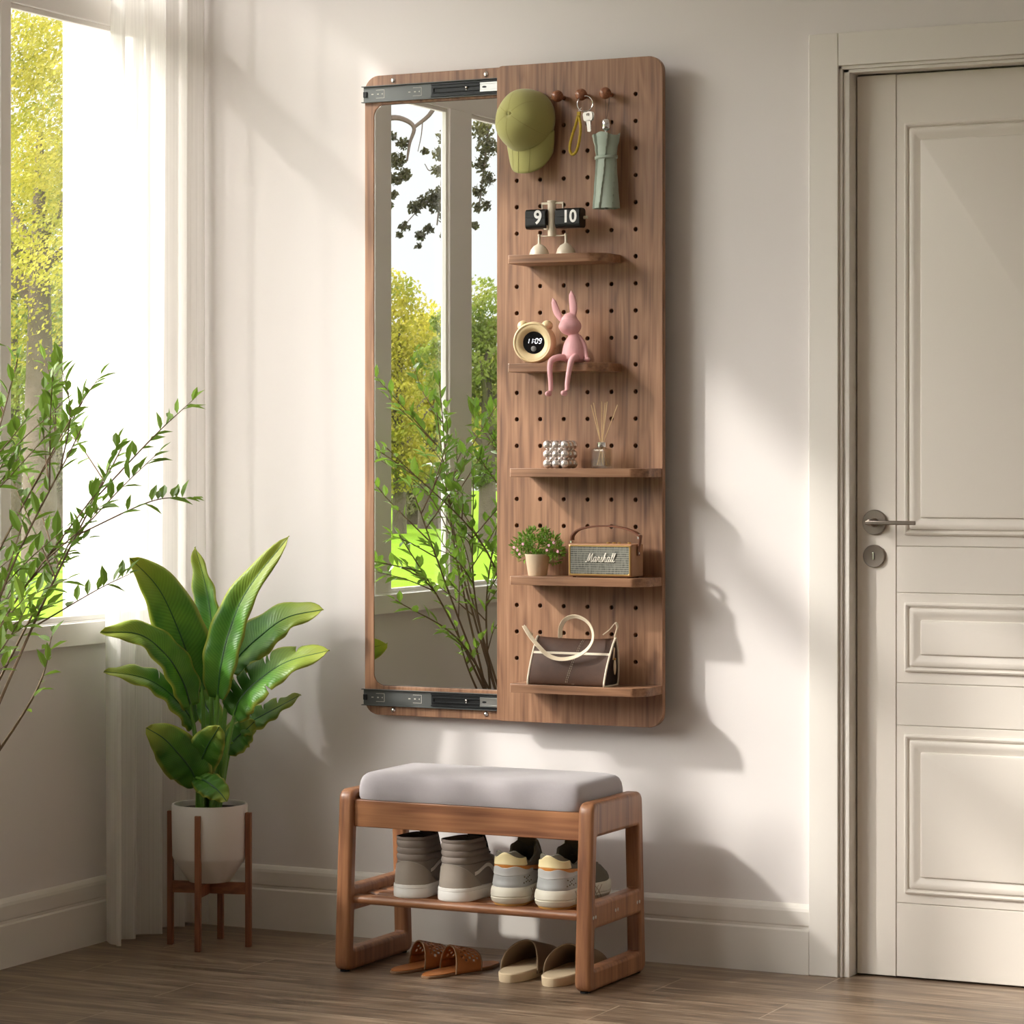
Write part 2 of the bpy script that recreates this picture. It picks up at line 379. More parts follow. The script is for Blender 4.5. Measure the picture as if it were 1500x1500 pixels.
# skirting: profile swept along each wall
def skirting(name, a, bb, nrm):
    prof = [(0, 0), (.016, 0), (.016, .100), (.0135, .103), (.0105, .1035), (.0105, .110), (.013, .1135), (.013, .145), (.011, .152), (.007, .158), (.004, .161), (0, .162)]
    rs = []
    for p in (a, bb): rs.append([(p[0]+nrm[0]*d, p[1]+nrm[1]*d, z) for d, z in prof])
    return struct(MB().rings(rs).build(name, trim_m, bevel=0))
skirting('baseboard_back', (0, 0), (1.743, 0), (0, -1))
skirting('baseboard_left', (0, -7.6), (0, 0), (1, 0))
# door casing (trim_1) with its stepped inner edge and jamb
t = thing('trim_1', None, None, (1.78, 0, 0), kind='structure')
def casing(prof, nm, x0=1.743, x1=1.815):
    pass
b = MB()
b.box(1.743, 1.815, -.016, 0, 0, 2.182)
b.box(1.8155, DXR+.023, -.016, 0, 2.106, 2.182)
b.box(DXR+.0235, DXR+.095, -.016, 0, 0, 2.182)
b.build('casing', trim_m, t, bevel=.002)
b = MB()
for k, (d, y0) in enumerate(((.000, -.010), (.007, -.005), (.015, .000))):
    pass
b.box(1.815, 1.823, -.009, .06, 0, 2.106).box(1.823, 1.8385, -.003, .06, 0, 2.098)
b.box(1.815, DXR+.023, -.009, .06, 2.098, 2.106).box(1.823, DXR+.015, -.003, .06, 2.09, 2.098)
b.box(DXR+.015, DXR+.023, -.009, .06, 0, 2.106).box(DXR, DXR+.015, -.003, .06, 0, 2.098)
b.build('jamb', trim_m, t, bevel=.0015)
# door leaf
d = thing('door_1', None, None, (2.28, .06, 0), kind='structure')
b = MB(); x0 = 1.842; xs = W(1313, 800, .04).x; DY = .040
b.box(x0, DXR-.004, DY+.004, DY+.044, .004, DZT-.004)
zs = [W(1313, v, DY).z for v in (1322, 1062, 1000, 868, 800)]
b.box(x0, xs-.001, DY, DY+.004, .004, DZT-.004)
xr = DXR-.1
b.box(xr+.001, DXR-.004, DY, DY+.004, .004, DZT-.004)
edges = [.004]+zs+[DZT-.004]
for a, c in zip(edges, edges[1:]): b.box(xs+.001, xr-.001, DY, DY+.004, a+.001, c-.001)
b.build('door_leaf', door_m, d, bevel=.0008, seg=1)
def moulding(name, x0, x1, z0, z1, r):
    prof = [(0, 0), (.001, -.006), (.005, -.0085), (.009, -.007), (.010, -.0025), (.013, -.002), (.0145, -.0075), (.020, -.010), (.027, -.0085), (.040, -.004), (.042, -.0095), (.045, -.0105)]
    rs = []
    for ins, dy in prof:
        rr = max(.004, r-ins*1.2) if ins > .009 else .003
        rs.append([(x, DY+dy, z) for x, z in rrect(x0+ins, x1-ins, z0+ins, z1-ins, rr, 6)])
    return MB().rings(rs, cap0=False, cap1=True).build(name, door_m, d, smooth=True)
def zz(v): return W(1330, v, DY).z
xm0 = W(1325, 600, DY).x; xm1 = xr-.012
moulding('upper_panel', xm0, xm1, zz(784), zz(180), .02)
moulding('middle_panel', xm0, xm1, zz(984), zz(882), .02)
moulding('lower_panel', xm0, xm1, zz(1309), zz(1075), .02)
hp = W(1282, 765, DY); lp = W(1281, 814.5, DY)
R_y = Matrix.Identity(3)
h = MB().lathe([(.029, 0), (.029, .006), (.0275, .0085), (.0, .0085)], (hp.x, DY, hp.z), 40, ax=1, cap1=False).lathe([(.0105, .008), (.0105, .014), (.008, .016), (.0075, .042), (.004, .044)], (hp.x, DY, hp.z), 24, ax=1).build('door_handle', nickel, d, smooth=True)
e = W(1341, 766.5, DY-.045)
lv = MB().box(hp.x-.008, e.x, DY-.050, DY-.041, hp.z-.0048, hp.z+.0048).build('lever', nickel, h, bevel=.002)
lk = MB().lathe([(.0265, 0), (.0265, .005), (.025, .0075), (.012, .0068), (.0, .0068)], (lp.x, DY, lp.z), 40, ax=1, cap1=False).build('lock', nickel, d, smooth=True)
MB().box(lp.x-.002, lp.x+.002, DY-.0105, DY-.006, lp.z-.009, lp.z+.009).build('thumb_turn', chrome, lk, bevel=.0008)
# windows
def window(name, w, posts, glass):
    t = thing(name, None, None, (-.03, (w[0]+w[1])/2, w[2]), kind='structure')
    b = MB(); y0, y1, z0, z1 = w
    X0, X1 = -.05, .004
    b.box(X0, X1, y0, y1+.07, z0+.003, .80); b.box(X0, X1, y0, y1+.07, z1-.07, z1+.02)
    b.box(X0, X1, y1, y1+.07, .80, z1-.07)                 # stile against the corner
    b.box(X0, X1, y0-.03, y0+.03, .80, z1-.07)
    b.build('frame', frame_m, t, bevel=.002)
    for a, c in posts: MB().box(-.030, X1-.002, a, c, .80, z1-.07).build('mullion', frame_m, t, bevel=.002)
    MB().box(-.045, X1-.001, y0+.03, y1, 2.280, 2.370).build('transom', frame_m, t, bevel=.002)
    for a, c in glass:
        for p, q in ((.80, 2.280), (2.370, z1-.07)): 
            g = MB().box(-.026, -.022, a, c, p, q).build('pane', pane_m, t)
    # slim glazing beads around each light
    for a, c in glass:
        bb = MB(); s = .012
        for p, q in ((.80, 2.280), (2.370, z1-.07)):
            bb.box(-.020, -.006, a, a+s, p, q).box(-.020, -.006, c-s, c, p, q).box(-.020, -.006, a+s, c-s, p, p+s).box(-.020, -.006, a+s, c-s, q-s, q)
        bb.build('glazing_bead', frame_m, t, bevel=.001, seg=1)
    s_ = MB().box(-.268, -.051, y0+.002, y1-.002, z0, z0+.03).build('outer_sill', ext_m, t)
    MB().box(.0, .02, y0-.04, y1+.08, z0+.001, .797).build('sill', frame_m, t, bevel=.002)
    return t
window('window_1', W1, [(-.76, -.72), (-1.24, -1.14), (-1.77, -1.62), (-2.50, -2.44)], [(-.72, -.12), (-1.14, -.76), (-1.62, -1.24), (-2.44, -1.77), (-3.27, -2.50)])
window('unseen_fill_window', W2, [(-5.02, -4.94), (-5.86, -5.78)], [(-4.94, -4.2), (-5.78, -5.02), (-6.57, -5.86)])  # out-of-view window, added for extra sky light in the room
# thin white lining of the outer reveals
struct(MB().box(-.268, -.051, -.1225, -.1195, .77, 2.93).build('trim_2', ext_m))

# curtain of sheer white cloth
cur_m = sheer('sheer_cloth', '#f4f2ef', .26, .5)
def cur(u, v):
    z = lerp(.008, 2.72, v)
    w = lerp(-.440, -.395, min(1, max(0, (z-.9)/1.6)))
    s = u
    fold = math.sin(2*PI*4.1*s+.9)*.026 + math.sin(2*PI*9.3*s+1.1*math.sin(2*PI*1.3*s))*.005*lerp(1.2, .7, v) + .012*math.sin(2*PI*2.1*s+2+v)
    y = lerp(w, -.022, s) + .010*math.sin(2*PI*4.1*s+2.2) + .005*math.sin(4*v+9*s)
    return (.075+fold, y, z)
c = MB().grid(cur, 220, 24).build('curtain', cur_m, smooth=True, loc=(.06, -.23, 0))
tag(c, 'sheer white floor-length curtain hanging in soft folds at the window corner', 'curtain')

# ------------------------------------------------------------------ outdoors
grass_m = mat('lawn_grass', '#76962f', .95, spec=0, noise=(2.2, .3))
tag(MB().grid(lambda u, v: (lerp(-120, -.3, u), lerp(-110, 70, v), -.3), 4, 4).build('lawn', grass_m), kind='structure')
struct(MB().box(-17, -.3, -14, 6, -.36, -.28).build('unseen_bounce_paving', mat('bounce_paving_stone', '#a8a29a', .9, noise=(3, .15))))  # unseen paving, added to keep the light bounced off the ground neutral
bark_m = mat('tree_bark', '#5d5148', .95, noise=(6, .35), bump=(20, .6, .03))
leafY = leaf_mat('foliage_yellow', ('#78802c', '#a89f3c', '#c6b852'), rough=.6, transl=.5)
leafG = leaf_mat('foliage_green', ('#566a26', '#7f8a3a', '#9c9848'), rough=.6, transl=.45)
leafD = leaf_mat('foliage_shade', ('#5a5a48', '#77705a', '#97906c'), rough=.7, transl=.3)
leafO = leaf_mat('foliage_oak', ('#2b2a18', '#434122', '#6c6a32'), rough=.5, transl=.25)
def blob_leaves(b, c, r, n, size, rnd, shell=.55):
    c = Vector(c)
    for _ in range(n):
        d = Vector((rnd.gauss(0, 1), rnd.gauss(0, 1), rnd.gauss(0, 1))).normalized()*(rnd.uniform(shell, 1)**.7)
        p = c + Vector((d.x*r[0], d.y*r[1], d.z*r[2]))
        a = Vector((rnd.gauss(0, 1), rnd.gauss(0, 1), rnd.gauss(0, 1))).normalized(); e = a.orthogonal().normalized()
        s = size*rnd.uniform(.6, 1.4); q = a.cross(e)
        b.add([p-e*s*.5, p+q*s*.28+a*s*.05, p+e*s*.5, p-q*s*.28+a*s*.05], [(0, 1, 2, 3)])
def tree(name, label, pos, h, crown, trunk_r, m, n, leaf, rnd, group='trees on the lawn outside', lean=(0, 0), dark=None, base=.38):
    t = thing(name, label, 'tree', (pos[0], pos[1], -.3), group=group)
    x, y = pos; b = MB(); top = Vector((x+lean[0], y+lean[1], h*.8))
    b.tube([(x, y, -.32), (x+lean[0]*.2, y, h*.25), (x+lean[0]*.6, y+lean[1]*.5, h*.5), top], [trunk_r*1.25, trunk_r, trunk_r*.7, trunk_r*.2], 10)
    for k in range(9):
        a = rnd.uniform(0, 2*PI); z0 = h*rnd.uniform(.25, .6); L_ = crown*rnd.uniform(.5, .9)
        p0 = Vector((x+lean[0]*z0/h, y+lean[1]*z0/h, z0)); p2 = p0+Vector((math.cos(a)*L_, math.sin(a)*L_, L_*rnd.uniform(.5, 1.1)))
        b.tube([p0, (p0+p2)/2+Vector((0, 0, L_*.1)), p2], [trunk_r*.4, trunk_r*.25, trunk_r*.08], 6)
    b.build('trunk', bark_m, t, smooth=True)
    f = MB(); nb = 26
    for k in range(nb):
        a = rnd.uniform(0, 2*PI); zz_ = rnd.uniform(base, .97); R = crown*math.sin(PI*min(1, max(.12, (zz_-base+.12)/(1.12-base))))**.6
        rr = R*rnd.uniform(.1, .85); br = crown*rnd.uniform(.22, .42)
        blob_leaves(f, (x+math.cos(a)*rr+lean[0]*zz_, y+math.sin(a)*rr+lean[1]*zz_, h*zz_), (br, br, br*.75), n//nb, leaf, rnd)
    f.build('foliage', m, t)
    return t
def dirpos(u, dist, mirror=False):
    q = _ray(u, 0); t = dist
    return (CAM[0]+q[0]*t, (-(CAM[1]+.07) + -q[1]*t) if mirror else CAM[1]+q[1]*t)
rnd = random.Random(11)
tree('garden_tree', 'tall yellow-green tree with a thick grey trunk outside the window pane', dirpos(58, 37), 6.9, 3.2, .20, leafY, 38000, .062, rnd, base=.40)
tree('garden_tree', 'hazy grey-green tree behind the tall yellow one', dirpos(18, 46), 6.2, 2.4, .14, leafG, 20000, .08, rnd, base=.25)
tree('garden_tree', 'greyish shaded tree low behind the yellow tree trunk', dirpos(92, 54), 5.6, 2.6, .2, leafD, 16000, .10, rnd, base=.12)
tree('garden_tree', 'round yellow tree reflected at the left of the mirror', dirpos(585, 56, True), 4.6, 2.3, .12, leafY, 22000, .09, rnd, base=.2)
tree('garden_tree', 'dark-trunked yellow tree reflected low in the mirror', dirpos(630, 60, True), 3.9, 1.9, .22, leafY, 20000, .09, rnd, base=.25)
tree('garden_tree', 'brownish green tree behind the reflected yellow trees', dirpos(606, 64, True), 3.3, 2.6, .2, leafD, 14000, .10, rnd, base=.12)
tree('garden_tree', 'pale yellow tree reflected beside the right mirror edge', dirpos(714, 50, True), 4.3, 1.2, .14, leafG, 12000, .09, rnd, base=.2)
# oak whose outer limbs hang into the reflected view
def WM(u, v, D):
    t = D; a = (u-750)/F_PX; q = _ray(u, v); return Vector((CAM[0]+q[0]*t, -(CAM[1]+.07)-q[1]*t, CAM[2]+q[2]*t))
D = 22
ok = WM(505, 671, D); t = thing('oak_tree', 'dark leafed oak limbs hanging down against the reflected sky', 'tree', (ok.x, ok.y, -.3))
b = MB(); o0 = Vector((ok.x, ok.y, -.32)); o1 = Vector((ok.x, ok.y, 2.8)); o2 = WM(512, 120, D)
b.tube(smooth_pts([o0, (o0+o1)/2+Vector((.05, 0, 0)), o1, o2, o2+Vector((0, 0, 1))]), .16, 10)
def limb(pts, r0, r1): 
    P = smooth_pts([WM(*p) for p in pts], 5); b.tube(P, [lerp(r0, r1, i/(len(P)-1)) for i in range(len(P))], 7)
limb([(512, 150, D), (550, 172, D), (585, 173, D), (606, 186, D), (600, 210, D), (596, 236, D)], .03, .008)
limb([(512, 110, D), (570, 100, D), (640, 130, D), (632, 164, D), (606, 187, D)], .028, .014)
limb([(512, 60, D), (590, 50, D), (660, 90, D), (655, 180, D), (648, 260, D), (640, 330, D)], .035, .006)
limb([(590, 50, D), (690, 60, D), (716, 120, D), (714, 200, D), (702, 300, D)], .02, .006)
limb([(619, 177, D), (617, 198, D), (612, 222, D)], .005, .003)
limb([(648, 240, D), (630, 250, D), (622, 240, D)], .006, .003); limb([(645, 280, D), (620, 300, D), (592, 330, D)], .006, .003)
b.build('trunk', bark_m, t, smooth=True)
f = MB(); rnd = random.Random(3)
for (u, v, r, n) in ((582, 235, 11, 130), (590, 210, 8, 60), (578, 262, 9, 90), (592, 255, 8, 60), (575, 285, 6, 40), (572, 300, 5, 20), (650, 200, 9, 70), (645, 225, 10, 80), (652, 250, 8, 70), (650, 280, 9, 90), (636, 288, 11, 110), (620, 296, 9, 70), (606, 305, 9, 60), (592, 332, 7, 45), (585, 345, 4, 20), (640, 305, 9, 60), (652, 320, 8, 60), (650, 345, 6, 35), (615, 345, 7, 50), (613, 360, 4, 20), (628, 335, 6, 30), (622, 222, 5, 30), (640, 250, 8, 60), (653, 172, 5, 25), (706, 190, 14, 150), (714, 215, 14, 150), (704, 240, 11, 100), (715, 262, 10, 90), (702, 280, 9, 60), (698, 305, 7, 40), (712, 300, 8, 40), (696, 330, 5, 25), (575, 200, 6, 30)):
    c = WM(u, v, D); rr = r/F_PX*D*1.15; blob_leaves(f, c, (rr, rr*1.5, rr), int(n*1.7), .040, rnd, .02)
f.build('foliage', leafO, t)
del t

# ================================================================== LIGHT
sun = bpy.data.lights.new('sun', 'SUN'); sun.energy = 2.9; sun.angle = math.radians(2.6); sun.color = (1, .955, .90)
so = bpy.data.objects.new('sun', sun); C.objects.link(so); so.rotation_euler = Vector((1.17, 1, -1.02)).to_track_quat('-Z', 'Y').to_euler()
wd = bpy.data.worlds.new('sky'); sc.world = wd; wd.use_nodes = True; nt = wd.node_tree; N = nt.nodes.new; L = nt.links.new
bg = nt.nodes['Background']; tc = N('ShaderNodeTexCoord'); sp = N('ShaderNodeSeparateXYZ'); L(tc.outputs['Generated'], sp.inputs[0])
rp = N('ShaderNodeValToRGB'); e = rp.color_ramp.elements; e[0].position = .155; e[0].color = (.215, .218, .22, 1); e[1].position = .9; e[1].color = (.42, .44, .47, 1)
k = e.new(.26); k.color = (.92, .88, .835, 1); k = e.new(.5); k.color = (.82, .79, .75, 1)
L(sp.outputs[2], rp.inputs['Fac']); # added sky glow low beneath the sun, shaped as fill for the room
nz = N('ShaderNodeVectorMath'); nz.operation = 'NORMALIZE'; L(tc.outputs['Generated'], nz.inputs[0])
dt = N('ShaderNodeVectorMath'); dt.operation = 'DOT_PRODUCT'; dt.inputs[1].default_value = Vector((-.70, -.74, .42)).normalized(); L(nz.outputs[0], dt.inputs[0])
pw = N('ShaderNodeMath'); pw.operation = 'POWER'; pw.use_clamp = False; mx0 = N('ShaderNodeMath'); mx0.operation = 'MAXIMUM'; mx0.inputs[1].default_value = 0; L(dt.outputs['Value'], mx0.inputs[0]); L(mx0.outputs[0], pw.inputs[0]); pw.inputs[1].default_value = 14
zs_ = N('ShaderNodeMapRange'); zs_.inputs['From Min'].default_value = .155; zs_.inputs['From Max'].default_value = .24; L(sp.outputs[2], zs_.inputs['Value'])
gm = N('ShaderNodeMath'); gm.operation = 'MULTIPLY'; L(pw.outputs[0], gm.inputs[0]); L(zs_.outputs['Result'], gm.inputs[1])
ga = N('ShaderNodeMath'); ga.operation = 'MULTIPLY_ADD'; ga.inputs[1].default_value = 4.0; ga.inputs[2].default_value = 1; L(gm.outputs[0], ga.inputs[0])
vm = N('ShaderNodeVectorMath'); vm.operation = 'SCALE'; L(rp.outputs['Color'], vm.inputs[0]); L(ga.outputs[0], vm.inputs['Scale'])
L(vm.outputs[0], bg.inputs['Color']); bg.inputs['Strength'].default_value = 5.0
for (w, en) in ((W1, 1), (W2, 1)):
    a = bpy.data.lights.new('window_portal', 'AREA'); a.shape = 'RECTANGLE'; a.size = w[1]-w[0]; a.size_y = w[3]-w[2]; a.cycles.is_portal = True
    ao = bpy.data.objects.new('window_portal', a); C.objects.link(ao); ao.location = (-.29, (w[0]+w[1])/2, (w[2]+w[3])/2)
    ao.rotation_euler = (Vector((1, 0, 0)).to_track_quat('-Z', 'Z')).to_euler()
    a.size, a.size_y = w[1]-w[0], w[3]-w[2]

# ================================================================== CAMERA
cam = bpy.data.cameras.new('camera'); co = bpy.data.objects.new('camera', cam); C.objects.link(co); sc.camera = co
cam.sensor_width = 36; cam.sensor_fit = 'HORIZONTAL'; cam.lens = F_PX/1500*36; cam.clip_end = 500
co.location = CAM; co.rotation_euler = (PI/2, 0, TH); cam.shift_y = -(750-HOR)/1500
sc.view_settings.view_transform = 'Standard'; sc.view_settings.look = 'None'; sc.view_settings.gamma = 1; sc.view_settings.use_curve_mapping = False
sc.view_settings.exposure = 0.24
sc.cycles.max_bounces = 12; sc.cycles.diffuse_bounces = 6; sc.cycles.transparent_max_bounces = 16; sc.cycles.sample_clamp_indirect = 6
sc.cycles.use_denoising = True

# ================================================================== MIRROR AND PEGBOARD
t = thing('wall_mirror', 'tall mirror in a flat walnut panel with dark metal slide rails, left of the pegboard', 'mirror', (.80, -.0, 1.35))
fx0, fx1, fz0, fz1 = .5785, 1.06, .561, 2.152
curve_plate('back_panel', wood_z, rrect(fx0, fx1, fz0, fz1, .038), [rrect(.6045, 1.02, .634, 2.079, .030)], -.0348, -.002, t, bev=.0015)
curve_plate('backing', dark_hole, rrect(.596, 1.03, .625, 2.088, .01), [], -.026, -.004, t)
curve_plate('mirror_glass', mirror_m, rrect(.6052, 1.019, .6348, 2.0782, .0295), [], -.0342, -.0262, t, bev=.001)
def rail(zc, sgn):
    hx0 = .5735
    b = MB().box(hx0+.003, 1.05, -.0375, -.0352, zc-.0185, zc+.0185).box(hx0, 1.05, -.0445, -.0352, zc+.0185, zc+.0205).box(hx0, 1.05, -.0445, -.0352, zc-.0205, zc-.0185)
    r = b.build('slide_rail', steel_grey, t, bevel=.0004, seg=1)
    b = MB(); x1 = 1.05; x0 = .768
    b.box(x0, x1, -.0425, -.0376, zc+.0125, zc+.0165).box(x0, x1, -.0425, -.0376, zc-.0165, zc-.0125)
    b.box(x0, x1, -.0395, -.0376, zc-.0125, zc+.0125)
    b.box(x0+.004, x1, -.0435, -.0395, zc+.0045, zc+.0065).box(x0+.004, x1, -.0435, -.0395, zc-.0065, zc-.0045).box(x0+.004, x0+.008, -.0425, -.0395, zc-.0045, zc+.0045)
    b.build('inner_slide', steel_dark, r, bevel=.0003, seg=1)
    b = MB().box(.905, 1.05, -.0462, -.0436, zc+.007, zc+.0115).box(.905, 1.05, -.0462, -.0436, zc-.0115, zc-.007).box(.905, 1.05, -.0450, -.0436, zc-.007, zc+.007)
    b.build('carriage', steel_lite, r, bevel=.0003, seg=1)
    MB().lathe([(.006, 0), (.006, .0008), (.0, .0008)], (.917, -.0450, zc), 16, ax=1, sx=.4).build('slot', steel_dark, r)
    MB().ball((.866, -.0415, zc+.002), .0035, 12, 8).ball((.866, -.041, zc-.004), .002, 8, 6).build('bearing_ball', chrome, r, smooth=True)
    MB().box(hx0+.003, hx0+.014, -.0405, -.0376, zc-.007, zc+.007).build('end_stop', black_matt, r, bevel=.001)
    for x in (.604, .708):     # stamped marks
        b = MB(); y0, y1 = -.0379, -.0375; w = .024
        b.box(x+.008, x+.008+w, y0, y1, zc+.0095, zc+.0104).box(x+.008, x+.008+w, y0, y1, zc-.0104, zc-.0095).box(x+.007+w, x+.008+w, y0, y1, zc-.0104, zc+.0104)
        b.box(x-.005, x+.001, y0, y1, zc-.0012, zc+.0012).box(x+.011, x+.016, y0, y1, zc-.0014, zc+.0014)
        b.add([(x+.023, y0, zc), (x+.027, y0, zc+.0022), (x+.027, y0, zc-.0022)], [(0, 1, 2)])
        b.build('stamped_mark', rail_print, r)
rail(2.1055, 1); rail(.6045, -1)
for x, z in ((.659, 2.1375), (.9166, 2.1375), (.659, .5745), (.9166, .5745)):
    MB().lathe([(.0062, 0), (.0062, .0012), (.004, .0032), (.0, .0036)], (x, -.0348, z), 18, ax=1, cap1=False).build('screw', chrome, t, smooth=True)

PBX = 1
PB = thing('pegboard', 'walnut pegboard with rows of round holes, five ledges and three knobs, sliding over the mirror', 'pegboard', (1.18, -.05, 1.35))
holes = []; hx = [1.017+.0625*k for k in range(6)]; hz = [2.0621-.06406*k for k in range(22)]
for z in hz:
    for x in hx: holes.append([(x+.0053*math.cos(2*PI*i/16), z+.0053*math.sin(2*PI*i/16)) for i in range(16)])
curve_plate('peg_panel', wood_z, rrect(.9635, 1.3985, .5635, 2.1495, (.012, .036, .036, .014)), holes, -.0700, -.0520, PB, bev=.0008)
curve_plate('hole_shade_backing', dark_hole, rrect(.970, 1.392, .570, 2.143, (.012, .034, .034, .014)), [], -.0518, -.0490, PB)  # dark sheet behind the holes, their inner shade put into its colour
wood_e = wood_x
for k, (x0, x1, xe, zt) in enumerate(((1.045, 1.257, 1.292, 1.682), (1.045, 1.252, 1.292, 1.4245), (1.050, 1.3625, 1.397, 1.1755), (1.050, 1.3655, 1.397, .9195), (1.050, 1.3665, 1.397, .6637))):
    out = [(x0, -.0702), (x0, -.176), (x0+.004, -.180), (x1-.004, -.180), (x1, -.1785)]
    out += [(x1+.003, -.177), (xe-.007, -.153), (xe-.002, -.146), (xe, -.138)]
    out += [(xe, -.125), (xe, -.0702)]
    MB().rings([[(x, y, zt-.0205) for x, y in out], [(x, y, zt) for x, y in out]]).build('ledge', wood_x, PB, bevel=.0012, seg=2)
for z in (2.1055, .6045): MB().box(1.07, 1.36, -.0488, -.0003, z-.02, z+.02).build('mounting_rail', steel_dark, PB)
knob_m = wood('knob_wood', '#9a6547', '#84523a', '#6a3e2a', axis=1, scale=2, rough=.22)
for i in (2, 3, 4):
    x = hx[i]; z = hz[0]+.001
    MB().lathe([(.0055, 0), (.0053, .014), (.0065, .020), (.0115, .026), (.0140, .033), (.0143, .038), (.0120, .045), (.0065, .0495), (0, .0505)], (x, -.0700, z), 28, ax=1, cap1=False).build('knob', knob_m, PB, smooth=True)

# ================================================================== BENCH
B = thing('shoe_bench', 'walnut shoe bench with grey upholstered seat and slatted shoe shelf', 'bench', (1.06, -.3, 0))
def yf(z): return lerp(-.462, -.438, z/.425)
def yb(z): return lerp(-.133, -.155, z/.425)
def side_frame(x0, x1):
    def o(pts, r, n=6):      # polygon with rounded corners
        out = []
        m = len(pts)
        for i in range(m):
            p = Vector(pts[i]+(0,)) if len(pts[i]) == 2 else Vector(pts[i]); a = Vector(pts[i-1]+(0,)); c = Vector(pts[(i+1) % m]+(0,))
            d1 = (a-p).normalized(); d2 = (c-p).normalized()
            for k in range(n+1):
                t_ = k/n; q = (p+d1*r*(1-t_)**1)*(1-t_) + (p+d2*r*t_)*t_
                q = (p+d1*r)*(1-t_)**2 + p*2*t_*(1-t_) + (p+d2*r)*t_**2
                out.append((q.x, q.y))
        return out
    outer = o([(yf(0), 0.003), (yb(0), 0.003), (yb(.425), .425), (yf(.425), .425)], .026)
    h1 = o([(yf(.19)+.031, .199), (yb(.19)-.030, .199), (yb(.35)-.030, .346), (yf(.35)+.031, .346)], .004, 3)
    h2 = o([(yf(.05)+.033, .052), (yb(.05)-.032, .052), (yb(.14)-.031, .141), (yf(.14)+.032, .141)], .004, 3)
    cu = bpy.data.curves.new('c', 'CURVE'); cu.dimensions = '2D'; cu.fill_mode = 'BOTH'; bev = .009
    cu.extrude = (x1-x0)/2-bev; cu.bevel_depth = bev; cu.bevel_resolution = 3; cu.offset = -bev
    for pts in (outer, h1, h2):
        sp = cu.splines.new('POLY'); sp.points.add(len(pts)-1); sp.use_cyclic_u = True
        for i, p in enumerate(pts): sp.points[i].co = (p[0], p[1], 0, 1)
    t_ = bpy.data.objects.new('tmp', cu); C.objects.link(t_); bpy.context.view_layer.update()
    me = bpy.data.meshes.new_from_object(t_.evaluated_get(bpy.context.evaluated_depsgraph_get())); bpy.data.objects.remove(t_)
    for v in me.vertices: y, z, d = v.co; v.co = Vector(((x0+x1)/2+d, y, z))-parent_world(B)
    me.materials.clear(); me.materials.append(bench_z)
    for p in me.polygons: p.use_smooth = True
    me.set_sharp_from_angle(angle=math.radians(50))
    ob = bpy.data.objects.new('side_frame', me); C.objects.link(ob); ob.parent = B; return ob
fl = side_frame(.731, .768); fr_ = side_frame(1.348, 1.385)
for f_ in (fl, fr_):
    x = .7495 if f_ is fl else 1.3665
    MB().lathe([(.011, .0), (.011, .004)], (x, -.44, 0), 16).build('foot_pad', black_matt, f_); MB().lathe([(.011, .0), (.011, .004)], (x, -.155, 0), 16).build('foot_pad', black_matt, f_)
MB().box(.7675, 1.3485, -.428, -.408, .338, .4015).build('apron', bench_x, B, bevel=.002)
MB().box(.7675, 1.3485, -.185, -.165, .338, .4015).build('apron', bench_x, B, bevel=.002)
MB().box(.769, 1.347, -.407, -.186, .375, .393).build('seat_board', bench_x, B)
def slat(y, w, z, h, nm='slat'):
    n = 20; ring = []
    for j in range(n):
        a = 2*PI*j/n; cx = (w/2-h/2)*(1 if math.cos(a) >= 0 else -1); ring.append((cx+math.cos(a)*h/2, math.sin(a)*h/2))
    MB().rings([[(x, y+p, z+q) for p, q in ring] for x in (.766, 1.35)]).build(nm, bench_x, B, smooth=True)
slat(-.417, .036, .168, .021); slat(-.345, .05, .168, .020); slat(-.285, .05, .168, .020); slat(-.225, .05, .168, .020); slat(-.170, .036, .168, .020)
for y in (-.437, -.424, -.314, -.301, -.190, -.177):
    MB().lathe([(.0042, 0), (.0042, .0012), (0, .0016)], (1.3848, y, .169), 14, ax=0, cap1=False).build('bolt', chrome, B, smooth=True)
cush = mat('grey_linen', '#a9a3a6', .95, sheen=.3, bump=(900, .25, .0006), noise=(260, .05))
def cushion(u, v):
    return None
nx, ny = 40, 24; cb = MB(); x0, x1, y0, y1 = .7705, 1.3455, -.430, -.158; z0, ht = .4025, .062
def sup(a, n): return (abs(math.cos(a))**(2/n)*(1 if math.cos(a) >= 0 else -1), abs(math.sin(a))**(2/n)*(1 if math.sin(a) >= 0 else -1))
rs = []; cx, cy, ax_, ay = (x0+x1)/2, (y0+y1)/2, (x1-x0)/2, (y1-y0)/2
for k, (s_, zz_) in enumerate(((.90, 0), (.985, .0), (1.0, .006), (1.004, .018), (1.0, .030), (.985, .042), (.955, .052), (.90, .059), (.80, .063), (.6, .066), (.3, .068), (.02, .0685))):
    ring = []
    for j in range(96):
        c_, d_ = sup(2*PI*j/96+.0001, 14 if s_ > .7 else 8)
        m_ = min(ax_, ay)*(1-s_)
        ring.append((cx+c_*(ax_-m_), cy+d_*(ay-m_), z0+zz_))
    rs.append(ring)
cb.rings(rs).build('seat_cushion', cush, B, smooth=True)

